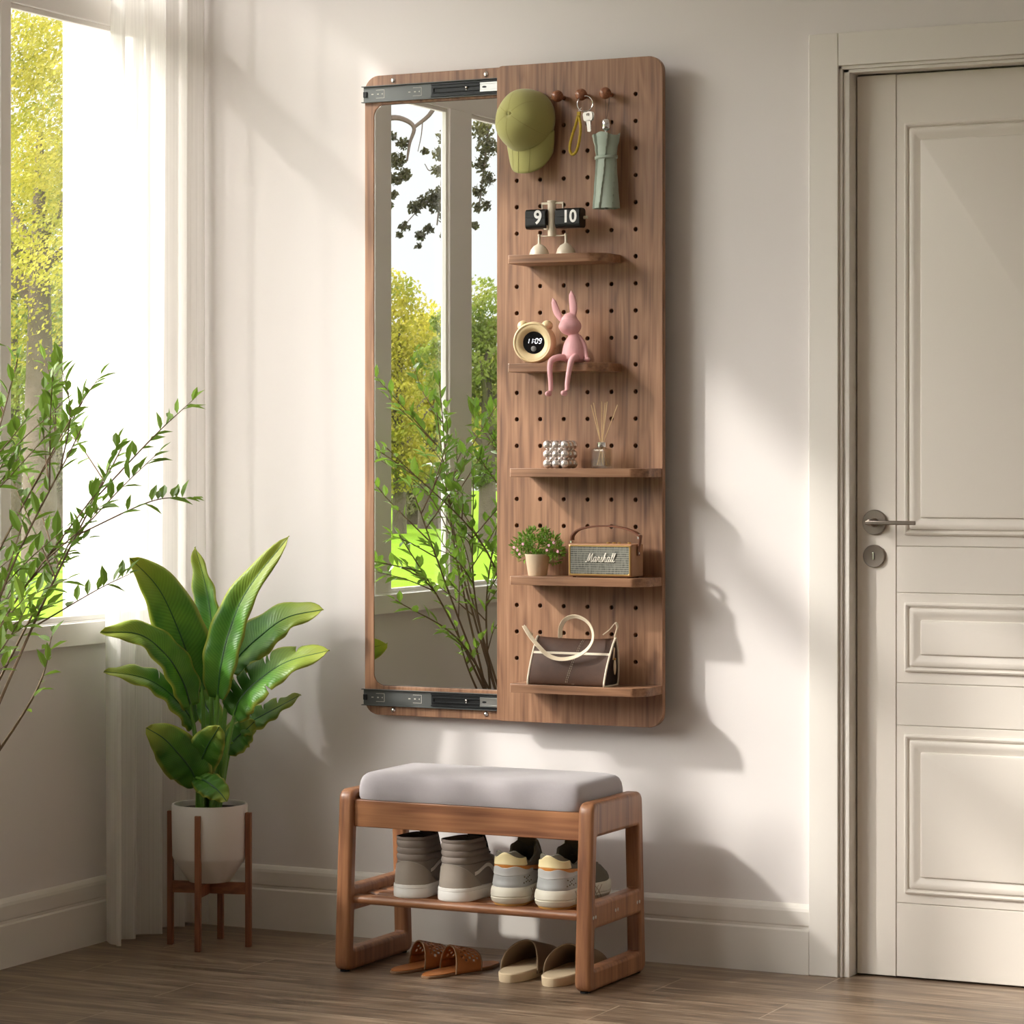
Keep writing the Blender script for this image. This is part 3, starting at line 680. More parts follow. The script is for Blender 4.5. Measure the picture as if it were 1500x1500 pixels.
# ================================================================== PLANT STAND, POT, BANANA PLANT
S = thing('plant_stand', 'slim brown wooden plant stand with four legs and crossed bars under the white pot', 'plant stand', (.278, -.278, 0))
legs = [(.183, -.309), (.301, -.3695), (.376, -.2575), (.252, -.187)]; lt = .0145
ang = math.atan2(legs[2][1]-legs[0][1], legs[2][0]-legs[0][0])
def rb(cx, cy, hx_, hy, z0, z1, a):
    v = []
    for dx, dy in ((-hx_, -hy), (hx_, -hy), (hx_, hy), (-hx_, hy)): v.append((cx+dx*math.cos(a)-dy*math.sin(a), cy+dx*math.sin(a)+dy*math.cos(a)))
    return [[(x, y, z0) for x, y in v], [(x, y, z1) for x, y in v]]
for (x, y) in legs: MB().rings(rb(x, y, lt/2, lt/2, 0, .330, ang)).build('leg', stand_w, S, bevel=.0015)
for i, j in ((0, 2), (1, 3)):
    (xa, ya), (xb, yb_) = legs[i], legs[j]; L_ = math.hypot(xb-xa, yb_-ya); a = math.atan2(yb_-ya, xb-xa)
    MB().rings(rb((xa+xb)/2, (ya+yb_)/2, L_/2-.007, .006, .129 if i == 0 else .1295, .158 if i == 0 else .1575, a)).build('crossbar', stand_wx, S, bevel=.001)
pc = Vector((.278, -.280, 0))
P = thing('potted_banana_plant', 'big-leafed green plant in a white pot on the wooden stand by the curtain', 'potted plant', (pc.x, pc.y, .1585))
pot_m = mat('white_ceramic', '#d9d3cd', .55); soil_m = mat('soil', '#2c211a', .95, bump=(120, 1, .006))
MB().lathe([(.0, .159), (.050, .159), (.054, .163), (.088, .214), (.0915, .222), (.0935, .345), (.092, .3495), (.0875, .3495), (.0855, .345), (.0855, .325), (0, .325)], (pc.x, pc.y, 0), 56, cap0=False, cap1=False).build('pot', pot_m, P, smooth=True)
MB().lathe([(.085, .326), (.084, .336), (.05, .339), (0, .340)], (pc.x, pc.y, 0), 32, cap0=True, cap1=False).build('soil', soil_m, P, smooth=True)
ban = leaf_mat('banana_leaf', ('#3f7428', '#5b9433', '#7dac40'), edge='#b6bb4c', rough=.40, transl=.34, vein=46)
stem_m = mat('leaf_stalk', '#5f8a34', .45, noise=(20, .25))
rib_m = mat('leaf_rib', '#2a5426', .4)
DC = 6.98
right = Vector((RX[0], RX[1], 0)); fwd = Vector((DX[0], DX[1], 0))
def Q(u, v, b):      # photo point at plant distance + b metres
    d = DC+b; return Vector((CAM[0], CAM[1], CAM[2])) + fwd*d + right*((u-750)/F_PX*d) + Vector((0, 0, -(v-HOR)/F_PX*d))
def banana(mid, w, nrm, fold, base, slits=(), stalk_r=.0045):
    """mid: (u, v, depth) base to tip; w half-width profile peak (m); nrm: blade facing (right, up, toward camera); fold: V angle"""
    P3 = smooth_pts([Q(*m) for m in mid], 8); n = len(P3)-1
    side = []
    nv = (right*nrm[0]+Vector((0, 0, nrm[1]))-fwd*nrm[2]).normalized()
    def fr_at(i):
        tt = (P3[min(i+1, n)]-P3[max(i-1, 0)]).normalized(); s_ = tt.cross(nv).normalized(); return tt, s_, s_.cross(tt).normalized()
    NU = 10; b = MB(); NV = n
    def prof(t_): return 1.32*w*(max(0, math.sin(PI*min(1, (t_*.93+.07))))**.55)*(1-.25*t_)*(1 if t_ < .97 else .55)
    def pt(a, t_):
        i = min(n, int(round(t_*n))); tt, s_, nn = fr_at(i); x = (a-.5)*2; ww = prof(t_)
        rip = .004*math.sin(t_*31+x*2)*abs(x)
        th = fold; off = s_*x*ww*math.cos(th) + nn*(abs(x)**1.15*ww*math.sin(th) - .25*ww*x*x*x*x + rip)
        return P3[i]+off
    k = 0
    sl = list(slits)
    rows = [[pt(j/NU, i/NV) for j in range(NU+1)] for i in range(NV+1)]
    idx = len(b.v)
    for i in range(NV):
        for j in range(NU):
            a, c = rows[i], rows[i+1]
            q = [a[j], a[j+1], c[j+1], c[j]]
            for (st, sd, dep) in sl:    # torn slit: shrink the strip next to the tear
                if abs(i/NV-st) < .5/NV+.001 and ((j+.5)/NU-.5)*sd > 0 and abs((j+.5)/NU-.5)*2 > 1-dep:
                    fj = [max(0, abs(jj/NU-.5)*2-(1-dep))/dep*.95 for jj in (j, j+1)]; q = [a[j].lerp(c[j], fj[0]), a[j+1].lerp(c[j+1], fj[1]), c[j+1], c[j]]
            uvq = [(j/NU, i/NV), ((j+1)/NU, i/NV), ((j+1)/NU, (i+1)/NV), (j/NU, (i+1)/NV)]
            b.add(q, [(0, 1, 2, 3)], [uvq])
    # weld
    o = b.build('leaf', ban, P)
    bm = bmesh.new(); bm.from_mesh(o.data); bmesh.ops.remove_doubles(bm, verts=bm.verts, dist=.00002); bmesh.ops.recalc_face_normals(bm, faces=bm.faces); bm.to_mesh(o.data); bm.free()
    for p in o.data.polygons: p.use_smooth = True
    sd = o.modifiers.new('solid', 'SOLIDIFY'); sd.thickness = .0009
    mr = MB().tube([p - fr_at(i)[2]*(-.0008) for i, p in enumerate(P3)], [lerp(.0032, .0008, i/n) for i in range(n+1)], 6).build('midrib', rib_m, o if False else P, smooth=True)
    bs = Vector((pc.x+base[0], pc.y+base[1], .337)); q0 = P3[0]; d0 = (P3[1]-P3[0]).normalized()
    st = smooth_pts([bs, bs.lerp(q0, .5)+Vector((0, 0, .015)), q0, q0+d0*.03], 6)
    MB().tube(st, [lerp(stalk_r*1.7, .0034, i/(len(st)-1)) for i in range(len(st))], 8).build('stalk', stem_m, P, smooth=True)
# image-side description of every blade (u, v, extra depth)
banana([(296, 1012, .0), (283, 985, .0), (262, 925, -.03), (232, 862, -.07), (190, 817, -.12)], .062, (.35, .25, 1), .42, (-.01, 0))
banana([(309, 1000, .03), (313, 955, .05), (309, 900, .06), (300, 850, .06), (286, 801, .04)], .045, (-.7, .1, .9), .55, (0, .015))
banana([(319, 1022, -.03), (324, 975, -.04), (336, 925, -.04), (362, 865, -.05), (424, 785, -.07)], .047, (-.35, .15, 1), .50, (.01, -.01))
banana([(336, 985, .03), (350, 962, .04), (378, 935, .05), (420, 905, .05), (474, 893, .02)], .062, (-.35, .75, .75), .30, (.015, .01))
banana([(343, 1050, -.02), (352, 1025, -.03), (375, 1000, -.04), (420, 970, -.05), (483, 953, -.07)], .060, (-.35, .8, .8), .28, (.02, 0), slits=((.34, -1, .85), (.47, -1, .8), (.64, -1, .6), (.8, -1, .6), (.25, -1, .6), (.55, 1, .5)))
banana([(340, 1082, .05), (352, 1066, .06), (378, 1052, .07), (408, 1036, .07), (441, 1018, .05)], .042, (-.2, .9, .6), .30, (.02, .01), slits=((.3, -1, .8), (.45, -1, .8), (.6, -1, .7), (.75, -1, .7)))
banana([(279, 1035, -.04), (268, 1000, -.06), (245, 962, -.09), (205, 930, -.13), (147, 926, -.18)], .048, (.45, .6, .7), .42, (-.01, -.01))
banana([(283, 1062, .0), (270, 1040, -.02), (240, 1010, -.06), (205, 992, -.10), (152, 984, -.15)], .050, (.2, .85, .6), .32, (-.02, .01), slits=((.55, 1, .7), (.4, 1, .5)))
banana([(290, 1152, -.06), (280, 1128, -.08), (262, 1105, -.10), (240, 1082, -.12), (214, 1066, -.13)], .048, (-.15, .45, .9), .14, (-.02, -.02))
banana([(289, 1146, -.05), (293, 1120, -.07), (303, 1095, -.09), (313, 1078, -.10), (322, 1063, -.11)], .038, (.2, .35, .9), .22, (-.01, -.02))
banana([(288, 1140, -.07), (300, 1144, -.10), (312, 1152, -.12), (323, 1162, -.13), (332, 1174, -.14)], .030, (-.1, .75, .8), .12, (0, -.03))
banana([(330, 1100, .03), (338, 1090, .03), (350, 1078, .04), (362, 1068, .04), (374, 1056, .03)], .036, (-.3, .4, .9), .2, (.015, -.01))
banana([(322, 1080, .06), (310, 1050, .08), (300, 1030, .10), (296, 1010, .10), (294, 985, .10)], .03, (0, .2, 1), .2, (0, .02))

# ================================================================== TALL SHRUB BY THE WINDOW (seen at the left edge and in the mirror)
T = thing('potted_shrub', 'tall loose shrub with slender twigs and small green leaves by the window', 'potted plant', (.28, -1.42, 0))
MB().lathe([(0, .0), (.10, .0), (.105, .006), (.135, .40), (.137, .41), (.128, .41), (.12, .38), (0, .38)], (.28, -1.42, 0), 40, cap0=False, cap1=False).build('pot', pot_m, T, smooth=True)
MB().lathe([(.121, .381), (.06, .388), (0, .39)], (.28, -1.42, 0), 24, cap1=False).build('soil', soil_m, T, smooth=True)
twig_m = mat('twig_bark', '#6e5a45', .8, noise=(30, .3)); shr = leaf_mat('shrub_leaf', ('#5d7c28', '#7f9f3a', '#a9bf5c'), rough=.42, transl=.38)
rnd = random.Random(23); tw = MB(); lf = MB()
def small_leaf(p, d, up, L_):
    d = d.normalized(); s_ = d.cross(up)
    if s_.length < .01: s_ = d.orthogonal()
    s_.normalize(); nn = s_.cross(d); w_ = L_*.19
    P_ = [p, p+d*L_*.3+s_*w_*.9+nn*w_*.35, p+d*L_*.62+s_*w_*.85+nn*w_*.3, p+d*L_-nn*L_*.06, p+d*L_*.62-s_*w_*.85+nn*w_*.3, p+d*L_*.3-s_*w_*.9+nn*w_*.35, p+d*L_*.32+nn*0, p+d*L_*.64-nn*L_*.02]
    lf.add(P_, [(0, 1, 6), (1, 2, 7, 6), (2, 3, 7), (0, 6, 5), (6, 7, 4, 5), (7, 3, 4)])
def twig(p0, p2, r, leaves, bend=.1, kids=0, from_=.25):
    mid_ = (p0+p2)/2 + Vector((rnd.uniform(-1, 1), rnd.uniform(-1, 1), rnd.uniform(.2, 1)))*(p2-p0).length*bend
    pts = smooth_pts([p0, mid_, p2], 8); n = len(pts)-1
    for q in pts: q.x = max(q.x, .045)
    tw.tube(pts, [lerp(r, r*.35, i/n) for i in range(n+1)], 5)
    side = 1
    for k in range(leaves):
        t_ = lerp(from_, 1.0, (k+rnd.uniform(0, .6))/leaves); i = min(n-1, int(t_*n)); p = pts[i].lerp(pts[i+1], t_*n-i) if t_ < 1 else pts[n]
        dd = (pts[i+1]-pts[i]).normalized(); o_ = dd.orthogonal().normalized(); o_ = Matrix.Rotation(rnd.uniform(0, 2*PI), 3, dd) @ o_
        small_leaf(p, dd*rnd.uniform(.5, 1)+o_*rnd.uniform(.6, 1.0)+Vector((0, 0, .15)), Vector((rnd.uniform(-.5, .5), rnd.uniform(-.5, .5), 1)), rnd.uniform(.036, .060)); side = -side
    small_leaf(pts[n], pts[n]-pts[n-1], Vector((0, 0, 1)), .038)
    for k in range(kids):
        t_ = rnd.uniform(.35, .9); i = int(t_*n); p = pts[i]; dd = (pts[min(n, i+1)]-pts[i-1]).normalized()
        o_ = Matrix.Rotation(rnd.uniform(0, 2*PI), 3, dd) @ dd.orthogonal().normalized(); L_ = (p2-p0).length*rnd.uniform(.16, .32)
        twig(p, p+(dd*1.0+o_*.9+Vector((0, 0, .2))).normalized()*L_, r*.5, max(4, int(L_/.026)), .10)
b0 = Vector((.28, -1.42, .385))
def M_(u, v, D_):   # point seen in the mirror, brought back to the room side
    t_ = D_; q = _ray(u, v); return Vector((CAM[0]+q[0]*t_, -(-(CAM[1])-.068)*0 - (CAM[1]+q[1]*t_) - .068, CAM[2]+q[2]*t_))
tips = [(.29, -.68, 1.31), (.30, -.80, 1.20), (.33, -.90, 1.42), (.20, -.92, 1.04), (.42, -.95, 1.22), (.26, -1.05, 1.52), (.50, -1.15, 1.35), (.22, -.86, .84), (.35, -1.25, 1.40), (.16, -1.35, 1.34), (.40, -1.55, 1.46), (.2, -1.75, 1.38), (.5, -1.9, 1.2), (.3, -2.0, 1.05), (.26, -1.16, .74), (.38, -1.2, 1.12)]
for (x, y, z) in tips:
    z = .4+(z-.4)*.91
    e_ = Vector((x, y, z)); off = Vector((rnd.uniform(-.03, .03), rnd.uniform(-.03, .03), 0))
    twig(b0+off, e_, .0042, int((e_-b0).length/.055), .11, kids=5 if z > .9 else 1, from_=.45)
tw.build('twigs', twig_m, T, smooth=True); lf.build('foliage', shr, T, smooth=True)

# ================================================================== THINGS ON THE PEGBOARD
def loc_of(v): return (v.x, v.y, v.z)
# --- cap
hatm = mat('olive_cotton', '#a5a263', .9, sheen=.25, bump=(700, .3, .0005)); hat_s = mat('cap_stitch', '#918e54', .9)
cc = W(771, 181, -.11); cx, cz = cc.x, 2.004
H = thing('baseball_cap', 'olive green baseball cap hanging at the top left of the pegboard, brim down', 'cap', (cx, -.09, cz))
tilt = Matrix.Rotation(math.radians(-9), 3, 'X') @ Matrix.Rotation(math.radians(-10), 3, 'Z')
def cap_pt(a, t_):
    th = t_*PI/2; r = math.cos(th)**.62; an = 2*PI*a
    x = .0665*r*math.cos(an)*(1+.02*math.cos(2*an)); z = .079*r*math.sin(an); y = -.098*math.sin(th)**.9
    y -= .010*max(0, -math.sin(an))*r*t_*2
    dent = .006*math.exp(-((x+.03)**2+(z-.035)**2)/.0006) + .005*math.exp(-((x-.03)**2+(z+.01)**2)/.0005)
    p = tilt @ Vector((x, y, z)); return Vector((cx, -.079+dent*.8, cz))+p
b = MB().grid(lambda a, t_: cap_pt(a, t_*.995), 56, 22, closeu=True); b.build('crown', hatm, H, smooth=True, solid=.0016)
for a0 in (1/12, 3/12, 5/12, 7/12, 9/12, 11/12):
    pts = [cap_pt(a0, t_/16*.97)+Vector((0, -.0007, 0)) for t_ in range(17)]; MB().tube(pts, .0006, 5).build('seam', hat_s, H, smooth=True)
MB().ball(cap_pt(0, .995)+Vector((0, -.001, 0)), .0048, 14, 8, (1, .6, 1)).build('button', hatm, H, smooth=True)
def brim(a, t_):
    x = (a-.5)*2; L_ = .082*(1-abs(x)**4.5*.35); top = -.042 + .022*abs(x)**2.2
    z = cz+top-t_*L_; y = -.096-.030*(1-x*x)-.012*t_*(1-x*x)+.006*t_
    return Vector((cx+.003+x*.0640*(1-.10*t_*t_), y, z))
MB().grid(brim, 30, 12).build('brim', hatm, H, smooth=True, solid=.003)
for xx in (.38, .62, .22): MB().tube([brim(xx, i/8)+Vector((0, -.0019, 0)) for i in range(9)], .0005, 4).build('brim_stitch', hat_s, H)
# --- keys on a ring
ky = -.112; kr = W(857, 152, ky)
K = thing('key_ring', 'steel key ring with keys and a yellow braided loop on the middle knob', 'keys', loc_of(kr))
steel = mat('key_steel', '#c9c4bd', .3, metal=1)
MB().tube([kr+Vector((.0185*math.cos(2*PI*i/40), .004*math.cos(2*PI*i/40), .0185*math.sin(2*PI*i/40))) for i in range(41)], .0013, 8, cap=False).build('ring', chrome, K, smooth=True)
for k, (du, rot) in enumerate(((0, .10), (3.5, -.06), (-3, .16))):
    c0 = W(862+du*.6, 171, ky-.003+k*.003); R2 = Matrix.Rotation(-rot, 3, 'Y')
    def kp(x, z): return c0+R2 @ Vector((x, 0, z))
    outer = [(x, z) for x, z in rrect(-.0105, .0105, -.010, .012, .006, 3)]
    b = MB(); ring_in = [(.0045*math.cos(2*PI*i/16)+.0, .005+.0042*math.sin(2*PI*i/16)) for i in range(16)]
    out16 = [outer[int(i*len(outer)/16+len(outer)*.40) % len(outer)] for i in range(16)]
    out16 = sorted(out16, key=lambda p: math.atan2(p[1]-.001, p[0])); ring_in = sorted(ring_in, key=lambda p: math.atan2(p[1]-.005, p[0]))
    r1 = [kp(x, z)+Vector((0, -.001, 0)) for x, z in out16]; r2 = [kp(x, z)+Vector((0, -.001, 0)) for x, z in ring_in]; r3 = [q+Vector((0, .002, 0)) for q in r2]; r4 = [q+Vector((0, .002, 0)) for q in r1]
    b.rings([r4, r1, r2, r3, r4], cap0=False, cap1=False)
    pr_ = [(-.0042, -.008), (.0042, -.008), (.0042, -.016), (.0030, -.018), (.0042, -.020), (.0026, -.023), (.004, -.026), (.0028, -.029), (.004, -.032), (.0018, -.036), (-.0042, -.035)]
    b.rings([[kp(x, z)+Vector((0, -.001, 0)) for x, z in pr_], [kp(x, z)+Vector((0, .001, 0)) for x, z in pr_]])
    b.build('key', steel, K)
yel = mat('yellow_braid', '#b89a2a', .7, bump=(420, 1, .0015), noise=(300, .3))
lp_ = smooth_pts([W(u, v, ky) for u, v in ((848, 170), (850.5, 185), (849, 203), (844.5, 221), (838, 226), (834.5, 217), (838, 199), (843, 184), (846.5, 170))], 6)
b = MB().tube(lp_, [.0033*(1+.14*(i % 2)) for i in range(len(lp_))], 8); w0 = W(848, 167, ky)
b.box(w0.x-.0038, w0.x+.0038, ky-.003, ky+.003, w0.z-.004, w0.z+.005); b.build('braided_strap', yel, K, smooth=True)
MB().tube([W(848, 163, ky), W(850, 160, ky), W(852, 157.5, ky)], .001, 6).build('link', chrome, K)
# --- umbrella
ua = W(888, 250, -.107); ux, uy = ua.x, -.107
U = thing('folding_umbrella', 'folded sage green umbrella with a silver cap hanging from the right knob', 'umbrella', (ux, uy, 1.96))
umb_m = mat('sage_nylon', '#98a496', .55, sheen=.2, bump=(500, .1, .0003)); umb_d = mat('sage_fold', '#66746a', .6)
def umb(a, t_):
    z = lerp(1.790, 1.9655, t_); w = table([(0, .0305), (.25, .0275), (.55, .0250), (.70, .0245), (.82, .0270), (.93, .0320), (1, .0345)], t_)
    an = 2*PI*a; tw_ = an*6 + (1-t_)*4.2; saw = ((tw_/(2*PI)) % 1.0); r = w*(1+.20*(saw-.5))
    if t_ > .93: z += .004*math.sin(an*3)*(t_-.93)/.07
    return Vector((ux+r*math.cos(an), uy+r*math.sin(an)*.86, z))
b = MB().grid(umb, 96, 40, closeu=True)
b.lathe([(.0, 1.795), (.026, 1.795)], (ux, uy, 0), 24, cap0=False, cap1=False); b.lathe([(.029, 1.957), (.012, 1.962), (0, 1.962)], (ux, uy, 0), 24, cap0=False, cap1=False)
b.build('canopy', umb_m, U, smooth=True)
MB().grid(lambda a, t_: Vector((ux+.0262*math.cos(2*PI*a)*(1+.04*math.sin(12*PI*a)), uy+.0232*math.sin(2*PI*a), lerp(1.907, 1.914, t_)+.001*math.cos(2*PI*a))), 48, 2, closeu=True).build('strap', umb_m, U, smooth=True, solid=.0012)
MB().lathe([(.004, 1.962), (.004, 1.974), (.0085, 1.976), (.0108, 1.979), (.0112, 1.990), (.0100, 1.999), (.008, 2.001), (0, 2.001)], (ux, uy, 0), 24, cap0=False, cap1=False).build('handle_cap', chrome, U, smooth=True)
MB().lathe([(0, 1.786), (.003, 1.787), (.003, 1.797), (0, 1.797)], (ux, uy, 0), 12, cap0=False, cap1=False).build('tip', chrome, U, smooth=True)
kx = hx[4]
MB().tube([(ux-.001, uy, 2.0), (kx-.0045, -.092, 2.050), (kx-.005, -.090, 2.061), (kx, -.090, 2.0705), (kx+.005, -.090, 2.061), (kx+.0045, -.092, 2.050), (ux+.001, uy, 2.0)], .0005, 5).build('cord', black_matt, U)
# --- flip clock
cream = mat('cream_enamel', '#d9cdb8', .35, coat=.3)
FY = -.128; sz = 1.682
FC = thing('flip_clock', 'cream flip clock with two black number drums on the top ledge', 'clock', (1.135, FY, sz))
for x in (W(790, 0, FY).x, W(829, 0, FY).x):
    f_ = MB().lathe([(.0235, sz), (.0235, sz+.004), (.0205, sz+.014), (.0135, sz+.023), (.0045, sz+.028), (.0033, sz+.031), (.0031, sz+.047), (.0040, sz+.048), (.0040, sz+.051), (0, sz+.052)], (x, FY, 0), 32, cap1=False).build('dome_foot', cream, FC, smooth=True)
px_ = W(808.5, 0, FY).x
b = MB().lathe([(.0100, sz+.045), (.0100, sz+.125), (.0112, sz+.126), (.0112, sz+.130), (0, sz+.131)], (px_, FY, 0), 28, cap1=False)
b.tube([(W(790, 0, FY).x, FY, sz+.0465), (W(829, 0, FY).x, FY, sz+.0465)], .0014, 8).build('pillar', cream, FC, smooth=True)
MB().box(px_-.027, px_+.030, FY-.002, FY+.002, sz+.1215, sz+.1265).box(px_-.027, px_-.024, FY-.002, FY+.002, sz+.108, sz+.122).box(px_+.027, px_+.030, FY-.002, FY+.002, sz+.108, sz+.122).build('bracket', cream, FC, bevel=.0007)
flapm = mat('flap_black', '#0b0b0d', .35)
for (ua_, ub_, txt, sz_, um) in ((774, 803, '9', .049, 787.8), (817.5, 853, '10', .044, 834)):
    x0 = W(ua_, 0, FY).x; x1 = W(ub_, 0, FY).x+.002; z0 = sz+.063; z1 = sz+.110; yf_ = FY-.019
    dr = MB(); ring = [(yf_+p, z0+q) for p, q in rrect(0, .034, 0, z1-z0, .009, 5)]
    dr.rings([[(x, y, z) for y, z in ring] for x in (x0, x1)]); dr = dr.build('number_drum', flapm, FC, bevel=.001)
    fl_ = MB().box(x0+.001, x1-.001, yf_-.0012, yf_+.0002, sz+.0885, z1-.006).box(x0+.001, x1-.001, yf_-.0012, yf_+.0002, z0+.009, sz+.0875).build('number_flap', flapm, FC, bevel=.0005)
    cxm = W(um, 0, FY-.02).x
    text_mesh(txt, sz_, .0002, lambda co, c_=cxm, y_=yf_-.0015: Vector((c_+co.x*.86, y_-co.z, sz+.0885+co.y*.92)), 'digits', white_print, FC, offset=.0011)
MB().lathe([(.006, 0), (.006, .005), (0, .006)], (px_-.011, FY-.008, sz+.066), 16, ax=1, cap1=False).build('setting_knob', cream, FC, smooth=True)
MB().lathe([(.004, 0), (.004, .01), (0, .011)], (W(853, 0, FY).x+.004, FY, sz+.087), 12, ax=0, cap1=False).build('setting_knob', cream, FC, smooth=True)
# --- round alarm clock
clm = mat('cream_plastic', '#e3cda0', .4, coat=.2); AZ = 1.4245
ac = W(779.5, 500, -.158); ar = .0495; AC = thing('alarm_clock', 'round cream alarm clock with two bell bumps and black face on the second ledge', 'clock', (ac.x, -.13, AZ))
Rz = Matrix.Rotation(math.radians(9), 3, 'Z'); cc0 = Vector((ac.x, -.156, AZ+ar+.0005))
MB().lathe([(0, -.052), (.036, -.051), (.0455, -.044), (.0490, -.034), (ar, -.018), (ar, -.006), (.0480, .0), (.0455, .0025), (.0435, .002), (.0425, .0), (.040, .0004), (.0335, -.003), (.0275, -.0085), (.0265, -.012), (0, -.012)], cc0, 56, ax=1, rot=Rz, cap0=False, cap1=False).build('case', clm, AC, smooth=True)
for s_ in (-1, 1):
    a = math.radians(90-s_*36); p0 = Vector((math.cos(a)*.050, .004, math.sin(a)*.0495)); p1 = Vector((math.cos(a)*.052, .040, math.sin(a)*.0505))
    pts = [p0.lerp(p1, t_/8) for t_ in range(9)]
    MB().tube([cc0+Rz @ p for p in pts], [.0015, .0085, .0115, .0125, .013, .0125, .0115, .0085, .0015], 18).build('bell', clm, AC, smooth=True)
dsp = MB().lathe([(.0268, -.0119), (.0268, -.0108), (0, -.0108)], cc0, 40, ax=1, rot=Rz, cap1=False).build('display', black_gloss, AC)
seg_on = {'1': 'bc', '0': 'abcdef', '9': 'abcdfg'}
SG = {'a': (0, 1, 1, 1), 'b': (1, .5, 1, 1), 'c': (1, 0, 1, .5), 'd': (0, 0, 1, 0), 'e': (0, 0, 0, .5), 'f': (0, .5, 0, 1), 'g': (0, .5, 1, .5)}
lit = mat('lit_digits', '#f4f6ff', .5, emit=('#f4f6ff', 1.2)); b = MB(); xo = -.0175
def dp(x, z): return cc0+Rz @ Vector((x+(z)*.22, .0103, z+.004))
for ch in '11:09':
    if ch == ':':
        for z in (.0026, -.0026): b.rings([[dp(xo+dx, z+dz) for dx, dz in ((0, 0), (.0012, 0), (.0012, .0012), (0, .0012))], [dp(xo+dx, z+dz)+Vector((0, .0003, 0)) for dx, dz in ((0, 0), (.0012, 0), (.0012, .0012), (0, .0012))]])
        xo += .0040; continue
    for s_ in seg_on[ch]:
        a0, c0_, a1, c1_ = SG[s_]; w_, h_ = .0056, .0115; g = .0008
        X0, Z0, X1, Z1 = xo+a0*w_, (c0_-.5)*h_, xo+a1*w_, (c1_-.5)*h_
        if X0 == X1: q = [(X0-.0007, Z0+g), (X0+.0007, Z0+g), (X0+.0007, Z1-g), (X0-.0007, Z1-g)]
        else: q = [(X0+g, Z0-.0007), (X1-g, Z0-.0007), (X1-g, Z0+.0007), (X0+g, Z0+.0007)]
        b.rings([[dp(x, z) for x, z in q], [dp(x, z)+Vector((0, .0003, 0)) for x, z in q]])
    xo += .0088
b.build('digits', lit, AC)
for v in AC.children: pass
MB().lathe([(.0065, -.0108), (.0065, -.0085), (.0045, -.0075), (0, -.0075)], cc0+Vector((0, 0, -.0145)), 20, ax=1, rot=Rz, cap1=False).build('sensor', mat('grey_sensor', '#6d6d6d', .4), AC, smooth=True)
# --- pink rabbit
pink = mat('pink_resin', '#e6aeb2', .5); RY = -.150; bx = W(838, 0, RY).x+.002; BZ = 1.4247
RB = thing('rabbit_figurine', 'pink long-eared rabbit figurine sitting with legs dangling off the ledge', 'figurine', (bx, RY, BZ))
b = MB(); b.lathe([(.001, BZ+.0005), (.020, BZ+.001), (.0275, BZ+.008), (.0285, BZ+.018), (.0265, BZ+.032), (.022, BZ+.047), (.0155, BZ+.061), (.010, BZ+.070), (.009, BZ+.078), (.001, BZ+.082)], (bx, RY+.008, 0), 24)
hc = Vector((W(834, 476, RY).x, RY+.004, W(834, 476, RY).z)); b.ball(hc+Vector((0, 0, -.003)), .0272, 20, 14, (1, .95, .80)); b.ball(hc+Vector((-.001, 0, .010)), .0195, 16, 10, (1, .9, 1)); b.ball(hc+Vector((-.004, -.012, -.004)), .0185, 16, 10, (1.05, .9, .8))
def ear(pa, pb, w_, bow):
    pts = smooth_pts([pa, pa.lerp(pb, .45)+bow, pb], 7); n = len(pts)-1; rs = []
    for i, p in enumerate(pts):
        q = i/n; ww = w_*(.42+.62*math.sin(PI*min(1, .1+.85*q)))*(1 if i < n-1 else (.6 if i < n else .12)); ax1 = (pb-pa).normalized().cross(Vector((0, 1, 0))).normalized()
        rs.append([p+ax1*ww*math.cos(2*PI*j/14)+Vector((0, 1, 0))*(.0042*math.sin(2*PI*j/14)*min(1, ww/w_*1.3)+(.0025*math.cos(4*PI*j/14)*0)) for j in range(14)])
    b.rings(rs)
ear(W(823, 470, RY+.004), W(809.5, 436, RY+.0), .0088, Vector((-.003, 0, -.002))); ear(W(840, 466, RY+.004), W(836.5, 425, RY+.0), .0098, Vector((.002, 0, 0)))
def limb_(pts, r): P_ = smooth_pts(pts, 6); n = len(P_)-1; b.tube(P_, [r[0]+(r[1]-r[0])*i/n for i in range(n+1)], 12)
ye = -.188
limb_([(bx-.010, RY-.004, BZ+.010), (W(820, 0, ye+.012).x, ye+.012, BZ+.0125), (W(809, 0, ye).x, ye-.002, BZ+.006), (W(807, 0, ye).x, ye-.006, BZ-.012), (W(808, 560, ye).x, ye-.005, W(808, 560, ye).z), (W(808, 570, ye).x, ye-.005, W(808, 573, ye).z)], (.0088, .0052))
b.ball((W(806.5, 577, ye).x, ye-.012, W(806, 577, ye).z), .0078, 14, 10, (.9, 1.6, .9))
limb_([(bx+.008, RY-.006, BZ+.010), (W(843, 0, ye+.012).x, ye+.012, BZ+.0125), (W(838, 0, ye).x, ye-.002, BZ+.006), (W(836, 0, ye).x, ye-.006, BZ-.012), (W(832.5, 560, ye).x, ye-.005, W(832, 560, ye).z), (W(832, 570, ye).x, ye-.005, W(831, 572, ye).z)], (.0088, .0052))
b.ball((W(829.5, 576, ye).x, ye-.012, W(830, 576, ye).z), .0078, 14, 10, (.9, 1.6, .9))
limb_([(bx+.010, RY+.010, BZ+.064), (bx+.0245, RY+.010, BZ+.045), (bx+.031, RY+.006, BZ+.022), (bx+.036, RY+.0, BZ+.010)], (.0055, .0048)); b.ball((bx+.0375, RY-.001, BZ+.0075), .0070, 12, 8, (1.2, .9, .9))
limb_([(bx-.010, RY+.012, BZ+.064), (bx-.024, RY+.014, BZ+.045), (bx-.030, RY+.014, BZ+.022), (bx-.032, RY+.012, BZ+.009)], (.0055, .0048))
